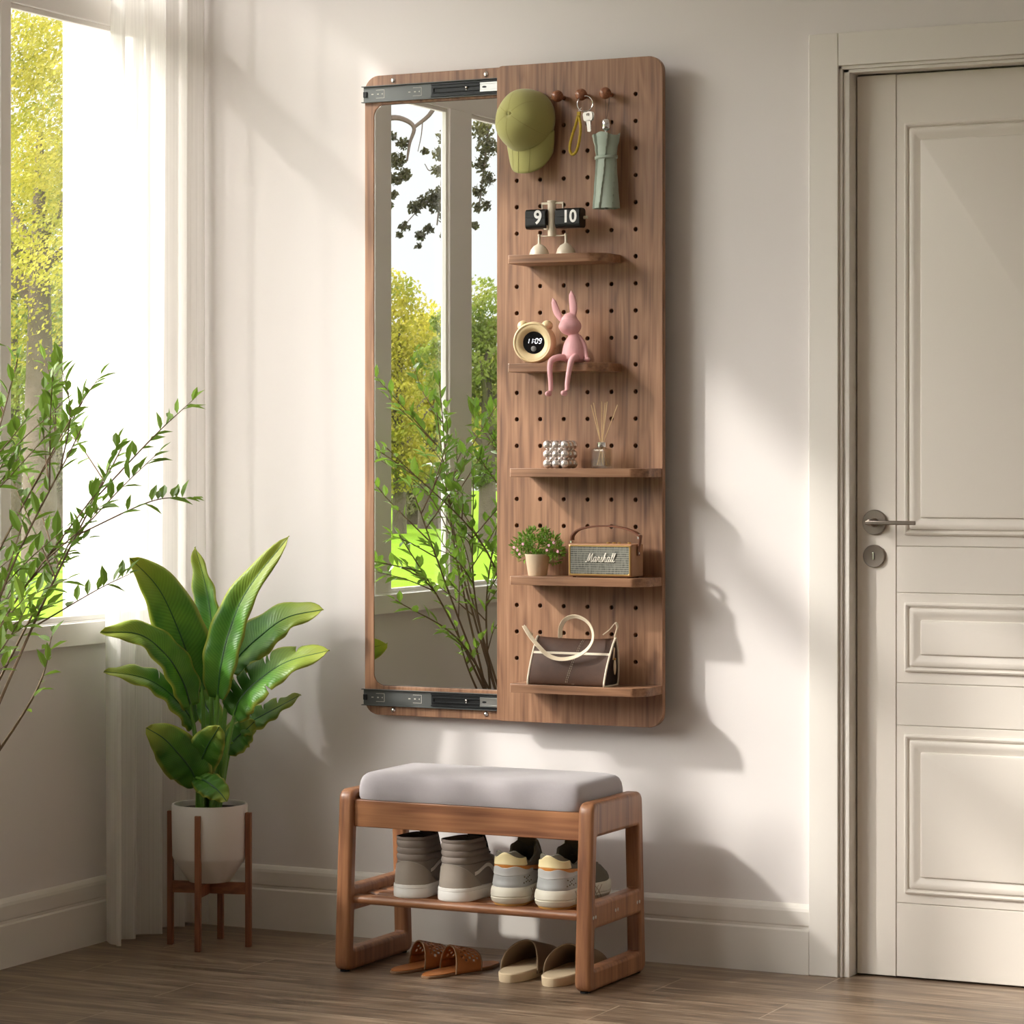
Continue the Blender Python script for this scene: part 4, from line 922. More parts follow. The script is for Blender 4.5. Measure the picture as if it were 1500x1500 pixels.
o = b.build('rabbit_body', pink, RB, smooth=True); rm = o.modifiers.new('remesh', 'REMESH'); rm.mode = 'VOXEL'; rm.voxel_size = .0013; rm.use_smooth_shade = True
sm_ = o.modifiers.new('smooth', 'SMOOTH'); sm_.iterations = 4
# --- bead ornament
silv = mat('silver_pearl', '#ece4e0', .2, metal=.75); z0 = 1.1755; br_ = .0112; sp_ = .0226
x0 = W(802, 0, -.165).x; BD = thing('bead_cube', 'silver bead cube of stacked shiny balls on the middle ledge', 'ornament', (x0+sp_, -.14, z0))
for i in range(3):
    for j in range(3):
        for k in range(3):
            MB().ball((x0+i*sp_, -.164+j*sp_, z0+br_+k*sp_*.985), br_, 24, 14).build('bead', silv, BD, smooth=True)
for k in range(2):
    for (i, j) in ((.5, -.10), (1.5, -.10), (2.1, .5), (2.1, 1.5)):
        MB().ball((x0+i*sp_, -.164+j*sp_, z0+br_+(k+.5)*sp_), .0058, 14, 8).build('small_bead', silv, BD, smooth=True)
# --- reed diffuser
glass = mat('clear_glass', '#ffffff', .02, trans=1, ior=1.45); liq = mat('diffuser_oil', '#e9d9b8', .02, trans=1, ior=1.33)
dxc = W(881.5, 0, -.13).x; DF = thing('reed_diffuser', 'square glass reed diffuser bottle with thin sticks on the middle ledge', 'diffuser', (dxc, -.13, z0))
def sq(hw, r, z): return [(dxc+x, -.130+y, z) for x, y in rrect(-hw, hw, -hw, hw, r, 4)]
MB().rings([sq(.0185, .003, z0), sq(.0195, .003, z0+.001), sq(.0195, .003, z0+.043), sq(.0175, .004, z0+.0475), sq(.0085, .007, z0+.049), sq(.0080, .007, z0+.053), sq(.0065, .006, z0+.053), sq(.0065, .006, z0+.049), sq(.0155, .003, z0+.045), sq(.0165, .003, z0+.041), sq(.0165, .003, z0+.006), sq(.016, .003, z0+.005)], cap0=True, cap1=True).build('bottle', bottle_m, DF, bevel=0)
MB().rings([sq(.0163, .003, z0+.0055), sq(.0163, .003, z0+.024)]).build('oil', bottle_m, DF)
MB().lathe([(.0065, z0+.050), (.0115, z0+.050), (.0118, z0+.051), (.0118, z0+.061), (.0108, z0+.0622), (.0045, z0+.0622), (.0045, z0+.056)], (dxc, -.130, 0), 28, cap0=False, cap1=False).build('collar', chrome, DF, smooth=True)
reed = mat('reed', '#d8b98c', .7)
for (u, v, dy, lx) in ((866, 593, -.012, .010), (869.5, 590, .010, .006), (881.5, 588, -.002, -.004), (886.5, 590, .010, -.008), (889.5, 588.5, -.010, -.010), (904.5, 593, .004, -.011)):
    tp = W(u, v, -.130+dy); MB().tube([(dxc+lx, -.130-dy*.6, z0+.008), (dxc+(tp.x-dxc)*.06, -.130+dy*.05, z0+.056), loc_of(tp)], .00115, 6).build('reed', reed, DF, smooth=True)
# --- little flowering plant
pz = .9195; pcx = W(787.5, 0, -.125).x; SP = thing('small_potted_plant', 'small bushy plant with pink flowers in a beige cup pot on the fourth ledge', 'potted plant', (pcx, -.125, pz))
MB().lathe([(0, pz), (.0215, pz), (.0225, pz+.001), (.0300, pz+.050), (.0308, pz+.052), (.0290, pz+.052), (.0275, pz+.046), (0, pz+.046)], (pcx, -.125, 0), 36, cap0=False, cap1=False).build('pot', mat('beige_pot', '#c9b59a', .8, noise=(60, .08), bump=(90, .3, .001)), SP, smooth=True)
lf = MB(); fw = MB(); tw = MB(); rnd = random.Random(5)
def tuft(c, r, n, L_):
    for _ in range(n):
        d = Vector((rnd.gauss(0, 1), rnd.gauss(0, 1), rnd.gauss(0, .8))).normalized(); p = Vector(c)+Vector((d.x*r[0], d.y*r[1], d.z*r[2]))*rnd.uniform(.3, 1)**.6
        if p.y > -.074: p.y = -.074-rnd.uniform(0, .01)
        small_leaf(p, d+Vector((0, 0, .5)), Vector((rnd.uniform(-1, 1), rnd.uniform(-1, 1), 1)), L_*rnd.uniform(.7, 1.3))
c0 = Vector((pcx, -.125, pz+.052))
for (dx, dz, r, n) in ((-.045, .012, .026, 150), (-.028, .030, .028, 190), (.0, .022, .030, 200), (.030, .028, .028, 190), (.048, .010, .024, 150), (-.012, .052, .010, 60), (.020, .050, .010, 60), (-.035, -.006, .018, 80), (.040, -.010, .018, 80), (.002, -.004, .014, 60)):
    tuft(c0+Vector((dx, rnd.uniform(-.012, .012), dz)), (r, r*.8, r*.8), n, .010)
for u, v in ((771, 776), (774, 769.5), (796, 771.5), (794, 779), (768, 790), (792, 790)):
    e_ = W(u, v, -.125); s_ = c0+Vector((rnd.uniform(-.01, .01), 0, -.005)); tw.tube([s_, e_], .0006, 4)
    for k in range(14): small_leaf(s_.lerp(e_, k/14), Vector((rnd.uniform(-1, 1), rnd.uniform(-1, 1), .9)), Vector((0, 0, 1)), .008)
for _ in range(22):
    a = rnd.uniform(0, 2*PI); tw.tube([c0+Vector((0, 0, -.006)), c0+Vector((math.cos(a)*.045, math.sin(a)*.028, rnd.uniform(0, .03)))], .0006, 4)
for (u, v) in ((753, 802), (758, 806), (761, 812), (804, 799), (811, 795), (766, 797), (801, 806), (817, 808)):
    p = W(u, v, -.15)
    for k in range(5): a = 2*PI*k/5; fw.ball(p+Vector((math.cos(a)*.0021, 0, math.sin(a)*.0021)), .0017, 8, 5, (1, .5, 1))
lf.build('foliage', leaf_mat('small_leaves', ('#3a6322', '#7ba336', '#bccb60'), rough=.5, transl=.3), SP, smooth=True)
tw.build('twigs', stem_m, SP); fw.build('flowers', mat('pink_petals', '#d9a3b4', .7), SP, smooth=True)
# --- speaker radio
zt = .9195; fy, by = -.168, -.100; s0 = W(832, 0, fy).x; s1 = W(925.5, 0, fy).x; sh0, sh1 = zt+.002, zt+.0795
SK = thing('retro_speaker', 'tan retro speaker with grey woven grille and leather strap on the fourth ledge', 'speaker', ((s0+s1)/2, -.13, zt))
tan = mat('tan_leather', '#9c7150', .5, bump=(500, .25, .0006), noise=(40, .08)); gold = mat('brass', '#c9a468', .3, metal=1)
grm = bpy.data.materials.new('grille_cloth'); grm.use_nodes = True; nt = grm.node_tree; N = nt.nodes.new; L = nt.links.new; tc = N('ShaderNodeTexCoord')
wv = N('ShaderNodeTexWave'); wv.bands_direction = 'Z'; wv.inputs['Scale'].default_value = 62; wv.inputs['Distortion'].default_value = .3; L(tc.outputs['Object'], wv.inputs['Vector'])
mp = N('ShaderNodeMapping'); mp.inputs['Scale'].default_value = (220, 1, 60); L(tc.outputs['Object'], mp.inputs['Vector']); n_ = N('ShaderNodeTexNoise'); n_.inputs['Scale'].default_value = 1; L(mp.outputs[0], n_.inputs['Vector'])
ad = N('ShaderNodeMath'); ad.operation = 'MULTIPLY_ADD'; ad.inputs[1].default_value = .55; L(wv.outputs['Fac'], ad.inputs[0]); L(n_.outputs['Fac'], ad.inputs[2])
rp = N('ShaderNodeValToRGB'); rp.color_ramp.elements[0].position = .35; rp.color_ramp.elements[0].color = srgb('#2f302c'); rp.color_ramp.elements[1].position = .95; rp.color_ramp.elements[1].color = srgb('#7f7e73'); L(ad.outputs[0], rp.inputs['Fac'])
L(rp.outputs['Color'], nt.nodes['Principled BSDF'].inputs['Base Color']); nt.nodes['Principled BSDF'].inputs['Roughness'].default_value = .8
MB().box(s0, s1, fy, by, sh0, sh1).build('cabinet', tan, SK, bevel=.0035, seg=3)
for x in (s0+.012, s1-.012):
    for y in (fy+.01, by-.01): MB().lathe([(.004, zt), (.004, zt+.003)], (x, y, 0), 12).build('foot', black_matt, SK)
fb = MB(); a0, a1, c0_, c1_ = s0+.0032, s1-.0032, sh0+.0032, sh1-.0032; w_ = .0035
rs = [[(x, fy+dy, z) for x, z in rrect(a0+i, a1-i, c0_+i, c1_-i, .003, 4)] for i, dy in ((0, .0002), (0, -.0012), (.0006, -.0018), (w_-.0006, -.0018), (w_, -.0012), (w_, -.0002))]
fb.rings(rs, cap0=False, cap1=False).build('front_trim', gold, SK, smooth=True)
MB().box(a0+w_*.8, a1-w_*.8, fy-.0009, fy+.0002, c0_+w_*.8, c1_-w_*.8).build('grille', grm, SK)
strokes = [[(-.45, .2), (-.3, 0), (-.05, .12), (.25, 1.3), (.38, 1.55), (.42, 1.3), (.42, .1)], [(.42, .1), (.75, .95), (1.02, 1.5), (1.08, 1.3), (1.0, .2), (1.15, 0), (1.4, .3)],
    [(2.05, .82), (1.8, .95), (1.52, .6), (1.55, .1), (1.8, .05), (2.05, .55), (2.12, .9)], [(2.12, .9), (2.05, .2), (2.2, 0), (2.45, .35)], [(2.45, .35), (2.62, 1.0), (2.70, .8), (2.95, .9), (2.85, .5), (2.88, .1), (3.1, .12), (3.3, .4)],
    [(3.3, .4), (3.5, 1.0), (3.55, .7), (3.68, .3), (3.5, .0), (3.25, .1)], [(3.55, .02), (3.85, .2), (4.25, 1.4), (4.22, 1.65), (4.05, 1.4), (3.95, .6), (3.95, .02)], [(3.97, .3), (4.25, .85), (4.45, .75), (4.40, .15), (4.55, .0), (4.75, .25)],
    [(5.35, .82), (5.1, .95), (4.84, .6), (4.87, .1), (5.1, .05), (5.35, .55), (5.42, .9)], [(5.42, .9), (5.35, .2), (5.5, 0), (5.72, .3)], [(5.72, .3), (6.1, 1.25), (6.08, 1.62), (5.92, 1.4), (5.85, .3), (6.0, 0), (6.22, .3)], [(6.22, .3), (6.6, 1.25), (6.58, 1.62), (6.42, 1.4), (6.35, .3), (6.5, 0), (6.8, .25)]]
lg = MB(); lc = W(879.5, 817.5, fy-.003); k_ = (W(901, 0, fy).x-W(858, 0, fy).x)/7.25
for st in strokes:
    pts = smooth_pts([(lc.x+(x-3.15+(y-.7)*.28)*k_, fy-.0032, lc.z+(y-.72)*k_*1.25) for x, y in st], 5)
    lg.tube(pts, .00075, 6)
lg.build('logo_lettering', mat('logo_cream', '#efe9dc', .35), SK, smooth=True)
for x in (.55, .64, .72, .88): 
    kx_ = lerp(s0, s1, x); MB().lathe([(.0042, sh1), (.0042, sh1+.003), (.0035, sh1+.0036), (0, sh1+.0036)], (kx_, -.137, 0), 16, cap1=False).build('dial', gold, SK, smooth=True)
ym = -.134; lea = mat('strap_leather', '#6a3d26', .45)
hp_ = smooth_pts([W(838, 792, ym), W(840, 783, ym), W(852, 774.5, ym), W(880, 770.5, ym), W(908, 772.5, ym), W(929, 779, ym), W(938.5, 786, ym)], 6)
MB().strap(hp_, (0, 1, 0), .018, .0038).build('handle', lea, SK, smooth=True, bevel=.0004)
sxr = s1+.0025
MB().strap(smooth_pts([W(938.5, 786, ym), (sxr+.003, ym, sh1+.001), (sxr, ym, sh1-.012), (sxr, ym, sh1-.028)], 5), (0, 1, 0), .014, .002).build('side_tab', lea, SK, smooth=True)
MB().lathe([(.003, 0), (.003, .0012), (0, .002)], (sxr+.001, ym, sh1-.022), 12, ax=0, cap1=False).build('stud', chrome, SK, smooth=True)
pl_ = W(838, 792, ym); MB().box(pl_.x-.0022, pl_.x+.0022, ym-.007, ym+.007, sh1, pl_.z+.006).build('buckle', chrome, SK, bevel=.0006); pl_ = W(936.5, 785, ym); MB().box(pl_.x-.002, pl_.x+.002, ym-.0075, ym+.0075, pl_.z-.008, pl_.z+.004).build('buckle', chrome, SK, bevel=.0006)
# --- handbag
hz0 = .6637; HB = thing('handbag', 'brown leather handbag with cream piping and looping straps on the lowest ledge', 'handbag', (1.18, -.13, hz0))
lb = mat('brown_leather', '#4c3325', .5, spec=.3, noise=(55, .28), bump=(260, .25, .0008)); cr = mat('cream_piping', '#e8dcc6', .55); dk = mat('dark_leather', '#2a1d18', .5, bump=(300, .2, .0006)); strp = mat('pale_strap', '#dccbb0', .55); st_b = mat('strap_underside', '#8e6f50', .6)
bx0, bx1 = W(773, 0, -.175).x, W(884.5, 0, -.175).x; sec = [(-.176, .004), (-.1765, .012), (-.174, .030), (-.168, .055), (-.158, .082), (-.147, .104), (-.1385, .113), (-.130, .104), (-.117, .082), (-.106, .055), (-.099, .030), (-.096, .012), (-.097, .004), (-.105, .0006), (-.168, .0006)]
secs = [(v.x, v.y) for v in smooth_pts([(p[0], p[1], 0) for p in sec]+[(sec[0][0], sec[0][1], 0)], 3)][:-1]
def bag_x(x, i): 
    t_ = (x-bx0)/(bx1-bx0); return 1
def ringat(t_):
    tops = lerp(bx0, bx1, t_); out = []
    for y, z in secs:
        lean = (z/.113); xx = lerp(bx0, bx1, t_)+lean*lerp(.010, .014, t_); bul = .003*math.sin(PI*t_)*(1-abs(z-.05)/.06) ; out.append((xx, y-(bul if y < -.137 else -bul)*(1 if z > .003 else 0), hz0+z-.004*math.sin(PI*t_)*lean**3))
    return out
MB().rings([ringat(i/14) for i in range(15)], cap0=False, cap1=False).build('bag_body', lb, HB, smooth=True)
for t_, dx in ((0, .0012), (1, -.0012)):
    MB().rings([[(x+dx, y, z) for x, y, z in ringat(t_)], [(x+dx*1.6+(.0001), y*.999, z) for x, y, z in ringat(t_)]]).build('side_panel', dk, HB)
    rr_ = ringat(t_); MB().tube([Vector(p) for p in rr_]+[Vector(rr_[0])], .0026, 8, cap=False).build('piping', cr, HB, smooth=True)
def front_at(t_, zz_):   # point on the front of the bag at height zz_
    r = ringat(t_); best = None; k = len(r)//2
    for a, c in zip(r[:k], r[1:k+1]):
        if a[2] <= hz0+zz_ <= c[2]: q = (hz0+zz_-a[2])/max(1e-6, c[2]-a[2]); return Vector(a).lerp(Vector(c), q)
    return Vector(r[0])
MB().strap([front_at(i/14, .076)+Vector((0, -.0008, 0)) for i in range(15)], (0, .3, 1), .0055, .0012).build('front_band', cr, HB)
stc = mat('stitch_thread', '#c9bda8', .7)
for off in (.555, .575):
    b = MB()
    for k in range(20): 
        z_ = .008+k*.0052; tt = off-.06+.10*z_/.113; p = front_at(tt, z_); q = front_at(tt, z_+.0034); b.tube([p+Vector((0, -.0006, 0)), q+Vector((0, -.0006, 0))], .0005, 4)
    b.build('stitching', stc, HB)
yA = -.186
lpp = [W(767.5, 917, -.150), W(776, 931, -.170), W(790, 948, yA), W(803, 960, yA-.003), W(820, 965.5, yA-.004), W(840, 963, yA-.003), W(857, 954, yA-.001), W(867, 941, yA+.004), W(868.5, 927, -.172), W(863, 914, -.164), W(853, 906, -.156), W(841, 903, -.148), W(829, 907, -.142), W(822, 917, -.139), W(820.5, 930, -.138), W(821, 934, -.138)]
wv_ = []; lc2 = W(842, 936, -.16); lps = smooth_pts(lpp, 5)
for i in range(len(smooth_pts(lpp, 5))):
    rd_ = (lps[min(i, len(lps)-1)]-lc2); rd_.y = 0; rd_.normalize(); wv_.append(rd_*.85+Vector((0, -.62, 0)))
MB().strap(smooth_pts(lpp, 5), wv_, .0105, .0018).build('strap', strp, HB, smooth=True, bevel=.0003)
MB().strap(smooth_pts([W(767.5, 917, -.150), W(772, 922, -.142), W(780, 930, -.139)], 5), (0, 1, .2), .008, .0018).build('strap', strp, HB, smooth=True)
xe_ = bx1+.004
MB().strap(smooth_pts([W(883, 930, -.150), W(893, 922, -.142), W(901, 913, -.138), W(904.5, 918, -.136), W(901, 932, -.136), (xe_+.004, -.136, hz0+.075), (xe_+.0025, -.136, hz0+.062)], 6), (0, 1, .35), .009, .0018).build('strap', strp, HB, smooth=True)
MB().ball((xe_+.0075, -.137, hz0+.064), .0030, 12, 8).build('ring', gold, HB, smooth=True)
ch = MB(); n = 12; cz_ = hz0+.045
ring = [( -.0058*math.sin(PI*i/n)**.8, .020-.038*i/n) for i in range(n+1)]+[(.0058*math.sin(PI*i/n)**.8, .020-.038*i/n) for i in range(n-1, 0, -1)]
ch.rings([[(xe_+.0062, -.137+y, cz_+z) for y, z in ring], [(xe_+.0082, -.137+y, cz_+z) for y, z in ring]]).build('charm', strp, HB)

# ================================================================== SHOES
def hw_foot(s, L_):     # half width along a foot
    return table([(0, .036), (.12, .0405), (.32, .0385), (.50, .040), (.70, .0485), (.85, .043), (1, .030)], s/L_)
class Shoe:
    def __init__(s, L_, lev, wk, rb_=.034):
        s.L = L_; s.lev = lev; s.wk = wk; s.rb = rb_     # lev: (z, s_back, s_front, front radius)
    def at(s, phi, z, grow=0, dip=0):
        T_ = s.lev
        sb = table([(t[0], t[1]) for t in T_], z)-grow; sf = table([(t[0], t[2]) for t in T_], z)+grow; rf = table([(t[0], t[3]) for t in T_], z)
        c_ = (1-math.cos(phi))/2; ss = sb+(sf-sb)*c_; k = 1
        if ss-sb < s.rb: k = math.sqrt(max(0, 1-(1-(ss-sb)/s.rb)**2))
        if sf-ss < rf: k = min(k, math.sqrt(max(0, 1-(1-(sf-ss)/rf)**2))) if ss-sb >= s.rb else k*math.sqrt(max(0, 1-(1-(sf-ss)/rf)**2))
        w_ = (hw_foot(max(0, ss), s.L)*table(s.wk, z)+grow)*k
        return Vector((w_*(1 if math.sin(phi) >= 0 else -1), ss, z))
def place(o_, M):      # builder-space helper
    return [M @ v for v in o_]
def make_shoe(name, label, cat, group, pos, rot, fn):
    t = thing(name, label, cat, pos, group)
    fn(t, pos)
    t.rotation_euler.z = rot
    if 'high_top' in name: t.scale = (1, 1, .95)
    return t
def addp(b, pos): b.v = [v+Vector(pos) for v in b.v]; return b
canv = mat('taupe_canvas', '#9c9186', .85, bump=(600, .3, .0005)); canv2 = mat('taupe_suede', '#8c8179', .9, bump=(500, .3, .0005)); rub = mat('white_rubber', '#ebe8e3', .5); lin = mat('dark_lining', '#1d1b1c', .9); pipe_ = mat('pale_stitch_line', '#a89f94', .7)
HT = Shoe(.282, [(0, .004, .278, .06), (.03, .004, .278, .06), (.045, .005, .272, .06), (.06, .007, .245, .06), (.075, .009, .205, .05), (.09, .010, .172, .045), (.11, .011, .148, .04), (.13, .010, .134, .038), (.155, .008, .122, .036)], [(0, 1), (.03, 1.0), (.06, .98), (.09, .93), (.155, .93)])
def hitop(t, pos):
    n = 48; PH = [2*PI*j/n for j in range(n)]
    def ring(z, g=0): return [HT.at(p, z, g) for p in PH]
    addp(MB().rings([ring(0, .001), ring(.002, .003), ring(.006, .0035), ring(.022, .0035), ring(.0245, .0025), ring(.0255, .0035), ring(.032, .003), ring(.0335, 0)]), pos).build('sole', rub, t, smooth=True)
    zs = [.030, .04, .05, .06, .07, .08, .088, .0895, .092, .098, .104, .106, .109, .114, .120, .1215, .125, .132, .138, .1395, .142, .148]
    gr = [0, 0, 0, 0, 0, 0, 0, -.0014, .0003, .0015, .0003, -.0014, .0003, .0016, .0003, -.0014, .0003, .0016, .0004, -.001, .0006, .0006]
    addp(MB().rings([ring(z, g) for z, g in zip(zs, gr)]+[ring(.1485, -.002), ring(.147, -.005), ring(.11, -.006), ring(.08, -.007)], cap0=True, cap1=True), pos).build('upper', canv2, t, smooth=True)
    addp(MB().rings([ring(.1486, -.0022), ring(.1478, -.0046), ring(.12, -.0056), ring(.09, -.0062)], cap0=False), pos).build('lining', lin, t, smooth=True)
    # heel counter
    def hcn(u, v):
        p = (u-.5)*2*1.16; top = .090*(1-abs((u-.5)*2)**2.6*.62); return HT.at(p if p >= 0 else 2*PI+p, lerp(.030, top, v), .0013)
    addp(MB().grid(lambda u, v: hcn(u, v), 30, 12), pos).build('heel_counter', canv, t, smooth=True)
    addp(MB().tube([hcn(i/40, 1)+Vector((0, -.0002, 0)) for i in range(41)], .0007, 5), pos).build('counter_piping', pipe_, t)
    for sd in (1, -1):      # wavy side stripe
        pts = []
        for s_, z in ((.058, .064), (.075, .067), (.095, .075), (.112, .080), (.125, .076), (.138, .062), (.150, .050), (.163, .047), (.178, .054)):
            sb = table([(q[0], q[1]) for q in HT.lev], z); sf = table([(q[0], q[2]) for q in HT.lev], z); ph = math.acos(max(-1, min(1, 1-2*(s_-sb)/(sf-sb)))); pts.append(HT.at(ph if sd > 0 else 2*PI-ph, z, .0012))
        addp(MB().strap(smooth_pts(pts, 5), (0, .5, 1), .0085, .0014), pos).build('side_stripe', mat('stripe_leather', '#e2dbd2', .7) if 'stripe_leather' not in bpy.data.materials else bpy.data.materials['stripe_leather'], t, smooth=True)
    # tongue and laces
    b = MB(); pts = [(0, .150, .098), (0, .134, .130), (0, .120, .156), (0, .112, .180)]
    addp(b.strap([Vector(p) for p in pts], (1, 0, 0), [.040, .046, .048, .046], .006), pos).build('tongue', lin, t, bevel=.002)
    b = MB()
    for k in range(8):
        z = .068+k*.011; f_ = table([(q[0], q[2]) for q in HT.lev], z); x = .017; b.tube([(-x, f_-.010, z), (-x*.6, f_+.003, z+.002), (x*.6, f_+.003, z+.003), (x, f_-.010, z+.004)], .0022, 6); b.ball((x+.003, f_-.010, z+.004), .0032, 8, 6); b.ball((-x-.003, f_-.010, z), .0032, 8, 6)
    addp(b, pos).build('laces', lin, t, smooth=True)
zsh = .1782
make_shoe('high_top_sneaker', 'taupe high-top sneaker, leftmost shoe on the bench shelf', 'shoe', 'pair of taupe high-top sneakers', (.9000, -.428, zsh), math.radians(0), hitop)
make_shoe('high_top_sneaker', 'taupe high-top sneaker with visible wavy side stripe, second shoe from the left', 'shoe', 'pair of taupe high-top sneakers', (1.012, -.430, zsh), math.radians(-7), hitop)

rs_g = mat('grey_panel', '#a9aaa9', .5, noise=(40, .08)); rs_w = mat('offwhite_sole', '#d9d3c3', .55); rs_c = mat('cream_collar', '#e3d3a4', .5); rs_o = mat('orange_piping', '#c27c32', .5); rs_d = mat('olive_lining', '#6e6550', .9); rs_m = mat('dark_mesh', '#6b665b', .85, bump=(900, .5, .0008)); rs_gum = mat('gum_outsole', '#b98b4a', .6)
RS = Shoe(.285, [(0, .006, .268, .07), (.02, .0, .278, .07), (.045, .004, .275, .065), (.06, .008, .262, .06), (.075, .010, .232, .06), (.09, .010, .20, .055), (.105, .012, .172, .05), (.13, .010, .150, .04)], [(0, .92), (.02, 1.0), (.05, .97), (.08, .90), (.13, .86)])
def runner(t, pos):
    n = 56; PH = [2*PI*j/n for j in range(n)]
    def ring(z, g=0): return [RS.at(p, z, g) for p in PH]
    addp(MB().rings([ring(0, 0), ring(.004, .001), ring(.0055, .0005)]), pos).build('outsole', rs_gum, t, smooth=True)
    def wav(z, amp): 
        out = []
        for p in PH: q = RS.at(p, z, .004); out.append(Vector((q.x, q.y, z+amp*math.cos(2*p)+amp*.5*math.sin(5*p))))
        return out
    addp(MB().rings([ring(.005, .001), ring(.009, .004), wav(.017, .0015), [v*1 for v in ring(.0195, .0015)], wav(.022, .001), ring(.032, .0045), ring(.040, .0035), ring(.0425, .001), ring(.043, -.003)]), pos).build('midsole', rs_w, t, smooth=True)
    def col(p, base, k=1):     # height of the collar around the foot
        c_ = (1-math.cos(p))/2; return base + k*(.012*math.exp(-(c_/.02)**1) *0 + table([(0, .0), (.05, .004), (.18, -.010), (.36, -.026), (.55, -.018), (.78, .006), (1, .016)], c_))
    def cring(f, g):
        out = []
        for p in PH:
            zt_ = col(p, .120); z = lerp(.040, zt_, f); out.append(RS.at(p, z, g))
        return out
    fr_ = [0, .1, .2, .3, .4, .5, .6, .7, .8, .9, .97, 1.0]
    addp(MB().rings([cring(f, 0) for f in fr_]+[cring(1.02, -.003), cring(.98, -.007), cring(.8, -.008), cring(.4, -.009)]), pos).build('upper', rs_m, t, smooth=True)
    addp(MB().rings([cring(1.015, -.0028), cring(1.0, -.0062), cring(.8, -.0072), cring(.45, -.008)], cap0=False), pos).build('lining', rs_d, t, smooth=True)
    def patch(nm, m_, u1, z0_, z1_, g, top_fn=None, n1=34, n2=10):
        def fn(u, v):
            p = (u-.5)*2*u1; k = abs((u-.5)*2); zt_ = z1_(k) if callable(z1_) else z1_; zb = z0_(k) if callable(z0_) else z0_; return RS.at(p if p >= 0 else 2*PI+p, lerp(zb, zt_, v), g*(1 if 0 < v < 1 else .2))
        addp(MB().grid(fn, n1, n2), pos).build(nm, m_, t, smooth=True)
    patch('heel_panel', rs_g, 1.45, .041, lambda k: .088-.004*math.cos(k*9)-.022*k**3, .0018)
    patch('heel_overlay', rs_w if False else mat('silver_overlay', '#bcbcba', .45) if 'silver_overlay' not in bpy.data.materials else bpy.data.materials['silver_overlay'], 1.25, lambda k: .066+.006*k, lambda k: .090-.003*math.cos(k*9)-.012*k*k, .0030)
    patch('orange_edge', rs_o, 1.75, lambda k: .086-.016*k**1.5, lambda k: .0945-.014*k**1.5, .0022)
    patch('heel_collar', rs_c, .98, lambda k: .092-.002*k, lambda k: .1175+.0045*math.cos(k*5.5)-.012*k*k, .0026)
    b = MB()
    for k in range(9):
        p = .62+.10*(k % 5)+.04*(k//5); z = .052+.009*(k//5)+.002*((k*7) % 3); q = RS.at(p, z, .0019); b.ball(q, .0017, 8, 5)
    addp(b, pos).build('vent_dots', rs_d, t)
    b = MB()
    for k in range(9):      # criss-cross moulding on the sole side
        for sgn in (1, -1):
            p0 = 1.05+.09*k; b.tube([RS.at(p0+sgn*.09, .010, .0048), RS.at(p0, .024, .0052), RS.at(p0-sgn*.09, .038, .0046)], .0008, 4)
    addp(b, pos).build('sole_ridges', mat('taupe_ridge', '#b39c86', .6) if 'taupe_ridge' not in bpy.data.materials else bpy.data.materials['taupe_ridge'], t)
    b = MB(); addp(b.strap([Vector((0, .185, .092)), Vector((0, .160, .118)), Vector((0, .142, .132)), Vector((0, .132, .139))], (1, 0, 0), [.036, .046, .052, .046], .008), pos).build('tongue', rs_d, t, bevel=.003)
    b = MB()
    for k in range(6):
        z = .074+k*.009; f_ = table([(q[0], q[2]) for q in RS.lev], z); b.tube([(-.020, f_-.018, z+.002), (-.010, f_+.002, z+.004), (.010, f_+.002, z+.004), (.020, f_-.018, z+.002)], .0022, 6)
    addp(b, pos).build('laces', rs_m, t, smooth=True)
make_shoe('running_shoe', 'grey and cream chunky running shoe beside the high-tops', 'shoe', 'pair of grey running shoes', (1.157, -.430, zsh), math.radians(2), runner)
make_shoe('running_shoe', 'grey and cream running shoe nearest the right bench frame', 'shoe', 'pair of grey running shoes', (1.266, -.432, zsh), math.radians(-3), runner)

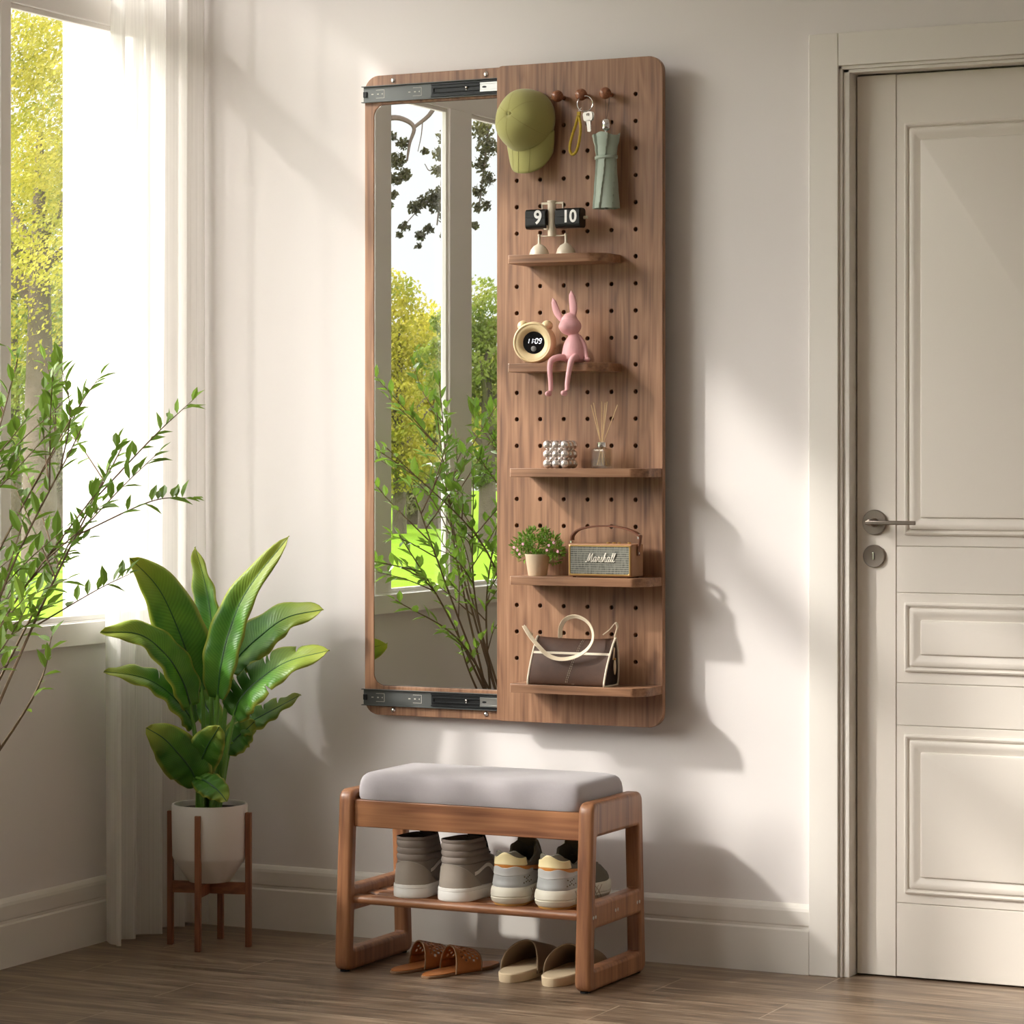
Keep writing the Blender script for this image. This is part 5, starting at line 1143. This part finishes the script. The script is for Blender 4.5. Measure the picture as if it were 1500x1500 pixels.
cog = mat('cognac_leather', '#b5713d', .45, noise=(50, .12)); cog_d = mat('sole_edge', '#8a6a4e', .7)
def sole_out(L_, ws, n=30):
    pts = []
    for i in range(n+1): s_ = i/n; w_ = table(ws, s_); pts.append((w_, s_*L_))
    return pts
def sole_ring(L_, ws, z, g=0, lift=None, bend=.012):
    n = 56; out = []
    for j in range(n):
        p = 2*PI*j/n; c_ = (1-math.cos(p))/2; k = abs(math.sin(p))**.62; w_ = table(ws, c_); off = bend*math.sin(PI*c_)
        zz_ = z+(lift(c_) if lift else 0); out.append(Vector(((w_*k+g)*(1 if math.sin(p) >= 0 else -1)-off*.6, c_*L_-(g if c_ < .5 else -g), zz_)))
    return out
def sandal(t, pos):
    ws = [(0, .030), (.15, .034), (.45, .030), (.75, .044), (1, .034)]; L_ = .25
    addp(MB().rings([sole_ring(L_, ws, 0, -.001), sole_ring(L_, ws, .001, 0), sole_ring(L_, ws, .0055, 0), sole_ring(L_, ws, .0065, -.001)]), pos).build('sole', cog_d, t, smooth=True)
    addp(MB().rings([sole_ring(L_, ws, .0062, -.002), sole_ring(L_, ws, .0085, -.002), sole_ring(L_, ws, .0088, -.004)]), pos).build('footbed', cog, t, smooth=True)
    b = MB(); NU, NV = 44, 20
    def f(u, v):
        a = PI*u; s_ = .088+.078*v+.010*math.sin(a); w_ = lerp(.037, .045, v); h = lerp(.060, .040, v); return Vector((-math.cos(a)*w_-.006, s_+.012*math.cos(a), .004+h*math.sin(a)**.8))
    for i in range(NV):
        for j in range(NU):
            if 2 < i < NV-2 and 5 < j < NU-6 and (i % 3 in (1, 2)) and ((j+(i//3)*2) % 4 in (0, 1)): continue
            b.add([f(j/NU, i/NV), f((j+1)/NU, i/NV), f((j+1)/NU, (i+1)/NV), f(j/NU, (i+1)/NV)], [(0, 1, 2, 3)])
    o = addp(b, pos).build('strap', cog, t); bm = bmesh.new(); bm.from_mesh(o.data); bmesh.ops.remove_doubles(bm, verts=bm.verts, dist=.00002); bm.to_mesh(o.data); bm.free()
    for p in o.data.polygons: p.use_smooth = True
    k = o.modifiers.new('solid', 'SOLIDIFY'); k.thickness = .0022
    for v_ in (0, 1): addp(MB().tube([f(i/24, v_) for i in range(25)], .0018, 6), pos).build('strap_edge', cog_d, t, smooth=True)
make_shoe('sandal', 'cognac perforated slide sandal on the floor, left one of its pair', 'sandal', 'pair of perforated sandals', (.868, -.425, .0), math.radians(-16), sandal)
make_shoe('sandal', 'cognac perforated slide sandal on the floor, closer to the beige slippers', 'sandal', 'pair of perforated sandals', (.962, -.448, .0), math.radians(-16), sandal)

bsl = mat('beige_suede', '#dcc7a6', .85, bump=(300, .3, .0006)); tsl = mat('taupe_suede_upper', '#8b745c', .9, bump=(400, .3, .0006))
def slipper(t, pos):
    ws = [(0, .036), (.15, .040), (.45, .038), (.75, .047), (1, .038)]; L_ = .265; lift = lambda c: .004*max(0, c-.8)
    addp(MB().rings([sole_ring(L_, ws, 0, -.001, lift), sole_ring(L_, ws, .002, 0, lift), sole_ring(L_, ws, .019, .001, lift), sole_ring(L_, ws, .0215, -.001, lift), sole_ring(L_, ws, .0217, -.004, lift)]), pos).build('sole', bsl, t, smooth=True)
    def f(u, v):
        a = PI*u; k = max(.0, 1-v**3.0); y0 = .118-.030*math.cos(a)*.4+.040*math.cos(a)**2*-1; s_ = lerp(y0, L_-.002, v)
        w_ = table(ws, min(1, s_/L_))*(1.03)*(math.sqrt(max(0, 1-((v-.55)/.45)**2)) if v > .55 else 1)+.002; h = lerp(.070, .032, v)*(math.sqrt(max(0.0, 1-((v-.6)/.4)**2)) if v > .6 else 1)
        off = .012*math.sin(PI*min(1, s_/L_))*.6; return Vector((-math.cos(a)*w_-off, s_, .010+h*math.sin(a)**.7))
    addp(MB().grid(f, 36, 26), pos).build('upper', tsl, t, smooth=True, solid=.003)
make_shoe('slipper', 'beige soled taupe suede slipper on the floor, next to the sandals', 'slipper', 'pair of taupe slippers', (1.152, -.410, .0), math.radians(-3), slipper)
make_shoe('slipper', 'beige soled taupe suede slipper on the floor, half behind the right bench leg', 'slipper', 'pair of taupe slippers', (1.262, -.412, .0), math.radians(-3), slipper)
